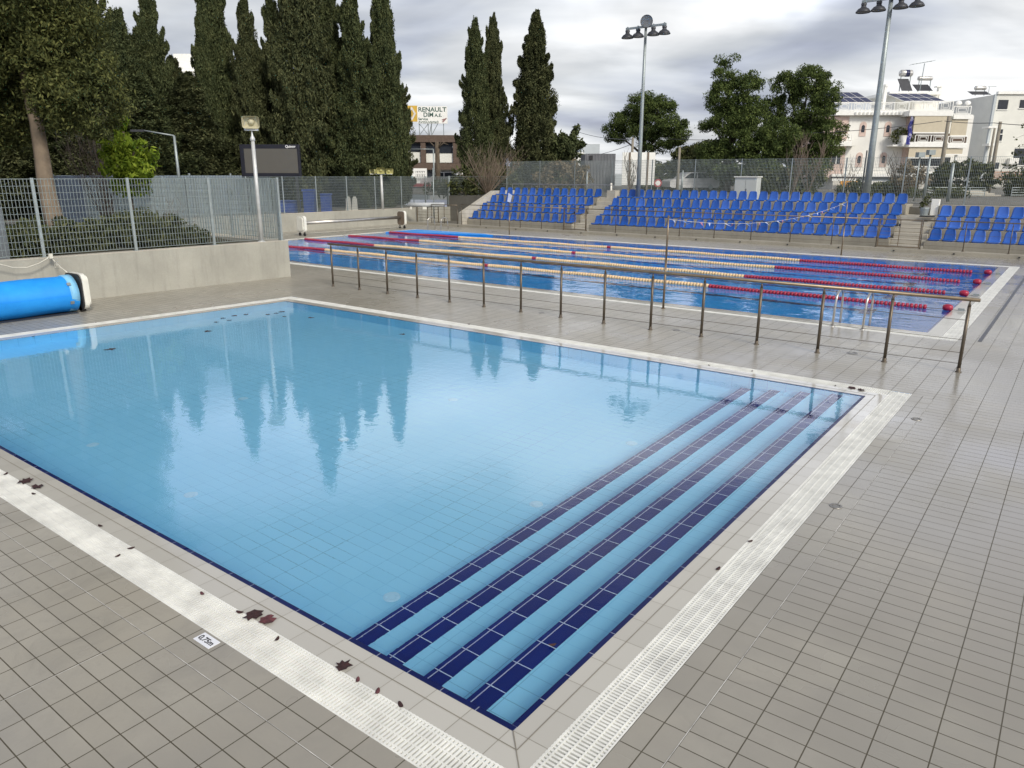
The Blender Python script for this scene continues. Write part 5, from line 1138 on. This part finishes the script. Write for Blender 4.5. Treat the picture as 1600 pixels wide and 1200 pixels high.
b = MB(); x, z = f2.uz(1544, 148, 12); xx, zz_ = f2.uz(1557, 135, 12); b.tube([(x, 12, z), (x, 12, zz_)], .03, 5); b.tube([(x-.2, 12, zz_-.05), (xx, 12, zz_)], .03, 5); b.build('antenna', m_galv, G)
# brown office building with the roof hoarding
f3 = Fr(690, 88); Bd = f3.root('office_building', 'brown banded two storey office building between the cypresses', 'building')
def p3(name, mat, rects, d0, d1, parent=None, fr=None): return part(name, mat, rects, d0, d1, parent or Bd, fr or f3)
p3('wall', m_hw, [(632, 230, 724, 312)], .3, 14)
p3('brown_band', m_brk, [(628, 211, 716, 222)], -.4, 14.1); p3('brown_band', m_brk, [(628, 255, 724, 265)], -.45, .3)
p3('brown_pier', m_brk, [(657.5, 222.2, 665, 254.8)], -.3, .35); p3('brown_pier', m_brk, [(708, 222.2, 722, 254.8)], -.3, .35); p3('brown_pier', m_brk, [(718, 245, 724, 255)], -.36, .3)
p3('window', m_win, [(640, 224, 656.5, 237)], .1, .29); p3('window', m_win, [(666, 222.5, 707, 239)], .1, .29); p3('blind', m_wwall, [(666, 240, 681, 254), (687, 240, 707.5, 254), (640, 238, 657, 254)], .05, .28)
p3('shop_window', m_win, [(668, 266, 676, 300), (690, 268, 706, 300)], .05, .28); p3('ground_floor_panel', m_wwall, [(708, 266, 716, 290)], .05, .28)
for (a_, c_, d_, e_, lb, mm) in ((642, 263, 667, 287, 'white sign board with rows of small black writing above the far wall', m_hw2),):
    s_ = f3.root('sign_board', lb, 'sign'); b = MB(); x0, x1, zb, zt = f3.box(b, a_, c_, d_, e_, -3.2, -3.1); b.build('board', mm, s_); b = MB()
    f3.box(b, 640, 275, 645, 287, -3.25, -3.205); b.build('teal_panel', simple('teal', (.15, .3, .32), .6), s_)
    b = MB(); g_ = random.Random(3)
    for row, (za, zc_) in enumerate(((.82, .68), (.60, .46), (.34, .2))):
        x = x0+.55
        while x < x1-.25:
            w_ = g_.uniform(.06, .14); b.box(x, -3.215, zb+(zt-zb)*zc_, x+w_*.35, -3.203, zb+(zt-zb)*za); b.box(x, -3.2145, zb+(zt-zb)*(za-.04), x+w_, -3.2035, zb+(zt-zb)*za); x += w_+.09
    b.build('lettering', m_dgrey, s_); b = MB(); b.box(x0+.2, -3.1, -3, x0+.3, -3.0, zb); b.box(x1-.3, -3.1, -3, x1-.2, -3.0, zb); b.build('leg', m_galv, s_)
# roof hoarding
s_ = f3.root('roof_hoarding', 'white and yellow car dealer hoarding on a frame above the brown building', 'billboard')
b = MB(); x0, x1, zb, zt = f3.box(b, 652, 166, 699, 193, 1.5, 1.7); b.build('white_board', m_hw2, s_)
b = MB(); y0, y1, yb, yt = f3.box(b, 635.5, 165, 651.8, 190, 1.46, 1.66); yo = b.build('yellow_board', simple('sign_yellow', (.62, .40, .06), .6), s_)
m_dia = simple('sign_silver', (.75, .73, .68), .4); m_txt = simple('sign_dark_green', (.05, .11, .09), .6); m_or = simple('sign_gold_shade', (.45, .28, .07), .5)
cx_, cz_ = (y0+y1)/2, (yb+yt)/2
b = MB()
def ringd(w1, h1, w2, h2, d, dx=0):
    O_ = [(cx_+dx, cz_+h1), (cx_+w1+dx, cz_), (cx_+dx, cz_-h1), (cx_-w1+dx, cz_)]; I_ = [(cx_+dx, cz_+h2), (cx_+w2+dx, cz_), (cx_+dx, cz_-h2), (cx_-w2+dx, cz_)]
    for i in range(4):
        j = (i+1) % 4; b.prism([(O_[i][0], d, O_[i][1]), (O_[j][0], d, O_[j][1]), (I_[j][0], d, I_[j][1]), (I_[i][0], d, I_[i][1])], (0, .02, 0))
ringd(.46, .76, .22, .46, 1.42); b.build('emblem', m_dia, yo)
W_ = x1-x0; Hh = zt-zb
text('lettering', 'RENAULT', .66, m_txt, s_, (x0+W_*.50, 1.492, zb+Hh*.80), (R(90), 0, 0), .004, sx=1.12)
text('lettering', 'DIM', .66, m_txt, s_, (x0+W_*.37, 1.492, zb+Hh*.50), (R(90), 0, 0), .004, sx=1.0)
text('lettering', 'A.E.', .48, m_txt, s_, (x0+W_*.70, 1.492, zb+Hh*.47), (R(90), 0, 0), .004, sx=1.1)
text('lettering', 'Service', .36, m_txt, s_, (x0+W_*.03, 1.492, zb+Hh*.26), (R(90), 0, 0), .004, 'LEFT', 1.05)
text('lettering', 'Ανταλλακτικά', .36, m_txt, s_, (x0+W_*.03, 1.492, zb+Hh*.08), (R(90), 0, 0), .004, 'LEFT', .95)
b = MB(); b.obox((x0+W_*.90, 1.49, zb+Hh*.2), (.22, 0, .22), (0, .006, 0), (-.05, 0, .05)); b.obox((x0+W_*.88, 1.488, zb+Hh*.24), (.2, 0, .05), (0, .006, 0), (-.02, 0, .06)); b.build('small_emblem', simple('sign_red_grey', (.3, .16, .15), .6), s_)
b = MB(); zr = f3.uz(680, 211, 1.5)[1]
for px in (655, 669, 674, 693):
    x = f3.uz(px, 200, 1.6)[0]; b.tube([(x, 1.75, zr-.1), (x, 1.75, zb+.3)], .05, 6)
xs = [f3.uz(px, 200, 1.6)[0] for px in (655, 669, 674, 684, 693)]
b.tube([(xs[0], 1.8, zr), (xs[1], 1.8, zb)], .035, 5); b.tube([(xs[1], 1.8, zr), (xs[0], 1.8, zb)], .035, 5); b.tube([(xs[2], 1.8, zr), (xs[3], 1.8, zb)], .035, 5); b.tube([(xs[1], 2.6, zr), (xs[2], 1.8, zb)], .035, 5)
b.build('support_frame', m_galv, s_)
# red and white bits of a shop and a parked white car at street level, left of the three cypresses
f4 = Fr(655, 70); K = f4.root('kiosk', 'low dark red and grey kiosk behind the fence under the white sign board', 'kiosk')
part('wall', m_gwall, [(640, 289, 666, 312)], 0, 3, K, f4); part('red_fascia', simple('dull_red', (.28, .05, .06), .7), [(639, 287, 667, 292)], -.3, 3.1, K, f4); part('window', m_win, [(645, 294, 660, 304)], -.04, -.003, K, f4)
f4 = Fr(671, 66); K = f4.root('street_banner', 'small red and white banner on a post right of the kiosk', 'banner'); part('red_cloth', simple('banner_red', (.5, .04, .07), .7), [(668, 287, 673, 302)], 0, .04, K, f4); part('white_cloth', m_hw2, [(673.1, 288, 682, 302)], 0, .04, K, f4); part('post', m_galv, [(667, 286, 668, 312)], 0, .06, K, f4)
def car(px, D, label, mat, length=4.1, rz=0.0, z0=1.0, nm='parked_car'):
    p = gd(px, 300, D); t_ = empty(nm, (p.x, p.y, z0), YAW+rz, label, 'car', 'cars parked beyond the fence'); L_ = length/2; Wd = .84
    prof = [(-L_, .35), (-L_, .75), (-L_+.15, .88), (-L_+.95, .95), (-L_+1.55, 1.42), (-L_+2.9, 1.46), (L_-.35, 1.0), (L_-.05, .85), (L_, .4), (L_-.2, .28), (-L_+.2, .28)]
    b = MB(); b.prism([(x, -Wd, z) for x, z in prof], (0, 2*Wd, 0)); b.build('body', mat, t_)
    b = MB(); b.prism([(x, -Wd-.006, z) for x, z in ((-L_+1.12, .98), (-L_+1.62, 1.36), (-L_+2.15, 1.38), (-L_+2.15, .98))], (0, .004, 0)); b.prism([(x, -Wd-.006, z) for x, z in ((-L_+2.25, .98), (-L_+2.25, 1.38), (-L_+2.85, 1.38), (L_-.6, 1.0))], (0, .004, 0)); b.build('window', m_win, t_)
    for x in (-L_+.75, L_-.75):
        for y in (-Wd+.1, Wd-.1):
            b = MB(); b.lathe([(0, -.1), (.2, -.1), (.31, -.08), (.31, .08), (.2, .1), (0, .1)], (x, y, .31), 18, (0, 1, 0)); o = b.build('wheel', m_black, t_)
            b = MB(); b.lathe([(0, -.105), (.18, -.103)], (x, y, .31), 12, (0, 1, 0)); b.build('rim', m_galv, o)
    b = MB(); b.box(L_-.10, -Wd+.08, .62, L_+.01, -Wd+.35, .76); b.build('headlight', m_tank, t_); return t_
m_car = simple('white_car_paint', (.6, .6, .6), .25); m_car2 = simple('silver_car_paint', (.35, .36, .38), .25, .4)
car(693, 72, 'light car parked right of the red and white banner', m_car, z0=1.5); car(1078, 60, 'white car behind the fence right of the leaning pole', m_car, z0=1.5, rz=.2)
car(560, 48, 'pale car glimpsed behind the far fence left of the horn pole', m_car2, z0=.8, rz=.1)
# grey corrugated shed, white hoarding, pale houses beyond
f5 = Fr(935, 56); K = f5.root('corrugated_shed', 'tall grey corrugated metal shed behind the fence', 'shed'); b = MB()
x0, zt = f5.uz(915, 240, 0); x1, _ = f5.uz(962, 240, 0); n = 40; pts = []
for k in range(n+1): pts.append((x0+(x1-x0)*k/n, .06*(k % 2)))
for (xa, ya), (xb, yb) in zip(pts, pts[1:]): b.face([(xa, ya, -.5), (xb, yb, -.5), (xb, yb, zt+.0), (xa, ya, zt+.0)])
m_cor = simple('corrugated_grey', (.25, .255, .27), .6, .3, .15, 2); b.build('front_sheet', m_cor, K, fix=False); b = MB(); b.box(x0+.01, .07, -.5, x1-.01, 4, zt-.02); b.build('body', m_cor, K); b = MB(); f5.box(b, 921, 243, 926, 250, -.04, -.005); b.build('vent', m_black, K)
f5 = Fr(998, 54); K = f5.root('white_hoarding', 'large blank white hoarding panel behind the middle mast', 'hoarding'); b = MB(); x0, x1, zb, zt = f5.box(b, 972, 238, 1023, 289, 0, .12); b.build('panel', m_hw2, K)
b = MB()
for x in (x0+.5, (x0+x1)/2, x1-.5): b.box(x-.06, -.06, -.5, x+.06, -.005, zt)
b.build('frame', m_brown, K); b = MB(); f5.box(b, 961, 272, 971.5, 290, .0, .1); b.build('lower_panel', m_gwall, K)
f6 = Fr(925, 110); K = f6.root('far_house', 'distant pale house with a water tank between the broad cypress and the pine', 'house'); part('wall', m_hw2, [(897, 240, 912, 300)], 0, 8, K, f6); part('rear_wall', m_gwall, [(908, 225, 936, 300)], 3, 12, K, f6); part('roof_slab', m_hw2, [(896, 238, 913, 240)], -.3, 8, K, f6)
f6 = Fr(1110, 120); K = f6.root('far_house', 'distant white house with a red edge between the two pines', 'house'); part('wall', m_hw2, [(1101, 245, 1122, 300)], 0, 8, K, f6); part('red_edge', simple('faded_red', (.4, .1, .09), .7), [(1100, 243, 1123, 245)], -.3, 8, K, f6)
# round traffic sign and control cabinet
f7 = Fr(1028, 47); K = f7.root('traffic_sign', 'small round red and white traffic sign behind the fence', 'traffic sign'); x, z = f7.uz(1028, 286, 0); b = MB(); b.lathe([(0, -.02), (.24, -.02), (.24, .0)], (x, 0, z), 20, (0, 1, 0)); b.build('disc', simple('sign_red', (.38, .06, .07), .6), K); b = MB(); b.lathe([(0, -.024), (.15, -.024)], (x, 0, z), 20, (0, 1, 0)); b.build('white_centre', m_hw2, K); b = MB(); b.tube([(x, .03, -.2), (x, .03, z)], .03, 6); b.build('post', m_galv, K)
a = gy(1147.5, 291, 36.2); c = gy(1182, 291, 36.2); zt = gy(1165, 277, 36.2).z
K = empty('control_cabinet', ((a.x+c.x)/2, 36.5, 1.5), 0, 'pale grey electrical cabinet standing behind the top row of seats', 'cabinet'); w_ = (c.x-a.x)/2; b = MB(); b.bbox(-w_, -.3, 0, w_, .3, zt-1.5, .02); b.build('body', simple('pale_cabinet', (.50, .53, .52), .5, var=.04), K); b = MB(); b.box(-w_-.04, -.36, zt-1.5, w_+.04, .34, zt-1.46); b.build('lid', m_hw2, K)
b = MB(); b.box(-.004, -.304, .08, .004, -.3005, zt-1.62); b.box(.04, -.325, .45, .06, -.301, .6); b.build('door_seam', m_dgrey, K)
# tall block behind the left cypresses
f8 = Fr(300, 95); K = f8.root('rooftop_building', 'tall brown and white block half hidden behind the left cypresses', 'building')
part('wall', m_hw, [(225, 118, 460, 300)], .5, 12, K, f8); part('brown_band', m_brk, [(222, 119, 462, 128), (222, 150, 462, 160)], 0, .5, K, f8); part('window', m_win, [(270, 129, 300, 144), (302, 129, 330, 144), (410, 129, 440, 144)], .4, .49, K, f8)
part('penthouse', m_hw2, [(272, 84, 345, 112)], 3, 10, K, f8); part('penthouse', m_hw2, [(395, 118, 445, 123)], 3.2, 10, K, f8); rail_ = MB()
for py in (107, 111, 115): f8.box(rail_, 268, py, 330, py+.7, .2, .26)
rail_.build('roof_railing', m_hw2, K)
# sheet metal fences behind the left garden
b = MB(); K = empty('sheet_fence', (-34.2, 13.2, .8), 0, 'blue grey corrugated sheet fence behind the far mesh fence', 'fence'); n = 150
m_sheet = simple('blue_grey_sheet', (.20, .245, .29), .5, .2, .08, 1.2); L_ = 11.0
for k in range(n):
    y0, y1 = L_*k/n, L_*(k+1)/n; b.face([(.05*(k % 2), y0, 0), (.05*((k+1) % 2), y1, 0), (.05*((k+1) % 2), y1, 1.85), (.05*(k % 2), y0, 1.85)])
b.build('sheet', m_sheet, K, fix=False)
for k in range(6): b = MB(); b.box(-.12, 2.18*k, 0, -.04, 2.18*k+.08, 1.95); b.build('post', m_galv, K)
p = gd(88, 310, 27.5); q_ = gd(178, 310, 27.5); d = (q_-p); d.z = 0; Ln = d.length
K = empty('sheet_fence', (p.x, p.y, .85), math.atan2(d.y, d.x), 'smooth blue sheet panel standing behind the thick trunk', 'fence panel'); b = MB(); b.box(0, 0, 0, Ln, .05, 1.80); b.build('panel', simple('smooth_blue_sheet', (.17, .21, .27), .5), K)
b = MB(); b.box(-.03, -.05, 0, .05, .0, 1.85); b.build('post', m_galv, K); b = MB(); b.box(Ln/2, -.05, 0, Ln/2+.06, -.002, 1.85); b.build('post', m_galv, K)
p = gx(-6, 360, -17.7); b = MB(); b.box(-.09, -.22, 0, .09, .2, 1.15); o = b.build('grey_post', simple('slate_paint', (.17, .19, .21), .6)); o.location = (-18.45, gx(3, 370, -18.45).y-.15, .9); tag(o, 'blue grey square post behind the fence at the left edge', 'post')
# bins behind the far fence, handrail and steps at the far right
m_binb = simple('blue_bin', (.03, .08, .35), .5)
for px, w_, h_, lb in ((483, .35, 1.15, 'tall blue wheeled bin behind the far fence'), (509, .3, .95, 'smaller blue bin behind the far fence, right of the tall one'), (452, .55, .6, 'low wide blue bin behind the far fence, leftmost')):
    p = gd(px, 300, 39.5); K = empty('wheeled_bin', (p.x, p.y, .82), YAW, lb, 'bin', 'blue bins behind the far fence'); b = MB(); b.prism([(-w_*.8, -w_*.7, 0), (w_*.8, -w_*.7, 0), (w_*.8, w_*.7, 0), (-w_*.8, w_*.7, 0)], (0, 0, h_*.9)); b.build('tub', m_binb, K)
    b = MB(); b.bbox(-w_*.9, -w_*.85, h_*.905, w_*.9, w_*.8, h_, .02); b.build('lid', m_binb, K)
for px, lb in ((543, 'white plastic barrier piece behind the far fence, left one'), (553, 'white plastic barrier piece behind the far fence, right one')):
    p = gd(px, 300, 41); b = MB(); b.prism([(-.15, 0, 0), (.15, 0, 0), (.12, 0, .6), (.05, 0, .75), (-.05, 0, .75), (-.12, 0, .6)], (0, .15, 0)); o = b.build('plastic_barrier', m_white); o.location = (p.x, p.y, .82); o.rotation_euler = (0, 0, YAW); tag(o, lb, 'barrier')
p = gd(655, 318, 42.5); K = empty('pipe_roll', (p.x, p.y, .85), YAW, 'long pale roll lying on low legs behind the far wall', 'roll'); b = MB(); b.tube([(-.6, 0, .25), (0, .02, .24), (1.4, 0, .25)], .12, 14); b.build('roll', simple('pale_wrap', (.42, .44, .45), .6), K, True); b = MB(); b.box(-.5, -.05, 0, -.42, .05, .14); b.box(.2, -.09, 0, .42, .09, .13); b.build('leg', m_white, K)
f9 = Fr(1530, 47); 
for pa, pb, lb in ((1443, 1490, 'grey tube guard railing behind the concrete ledge, left section'), (1492, 1538, 'grey tube guard railing behind the concrete ledge, middle section'), (1582, 1640, 'grey tube guard railing at the right edge')):
    K = f9.root('guard_railing', lb, 'railing', 'tube guard railings'); x0, zt = f9.uz(pa, 293, 0); x1, zb = f9.uz(pb, 305, 0); b = MB()
    for k in range(4): z = zb+(zt-zb)*k/3; b.tube([(x0, 0, z), (x1, 0, z)], .022, 6)
    b.build('rails', m_galv, K); 
    for x in (x0, (x0+x1)/2, x1): b = MB(); b.tube([(x, 0, -.0), (x, 0, zt)], .03, 6); b.build('post', m_galv, K)
K = f9.root('garden_steps', 'low stone steps behind the right seat block', 'steps')
for k in range(5): b = MB(); x0 = f9.uz(1515-2*k, 305, 0)[0]; x1 = f9.uz(1575-5*k, 305, 0)[0]; b.box(x0, .35*k, -.4, x1, .35*(k+1)-.002, .0+.09*k); b.build('step', m_conc2, K)
# clutter on the platform beside the right stairs
p = gy(1444, 335, 33.2); K = empty('potted_plant', (-5.15, 33.4, 1.2), 0, 'plastic wrapped pot with a small dark plant at the foot of the lamp posts', 'potted plant'); b = MB(); b.lathe([(0, 0), (.13, 0), (.17, .3), (.15, .33)], (0, 0, 0), 14); b.build('pot', m_galv, K)
o = bpy.data.objects.new('foliage', leaves_mesh('foliage', [(0, 0, .5), (.05, .05, .65), (-.08, 0, .42)], [.13]*3, 40, .07, m_bush, seed=8)); C.objects.link(o); o.parent = K
b = MB(); b.bbox(-.25, -.15, 0, .25, .15, .04, .01); o = b.build('black_mat', m_black); o.location = (-4.95, 32.9, 1.2); tag(o, 'flat black mat lying on the platform beside the pot', 'mat')
b = MB(); b.bbox(-.14, -.1, 0, .14, .1, .62, .01); o = b.build('white_box', m_hw2); o.location = (-4.9, 34.1, 1.21); tag(o, 'upright white meter box beside the lamp posts', 'box')
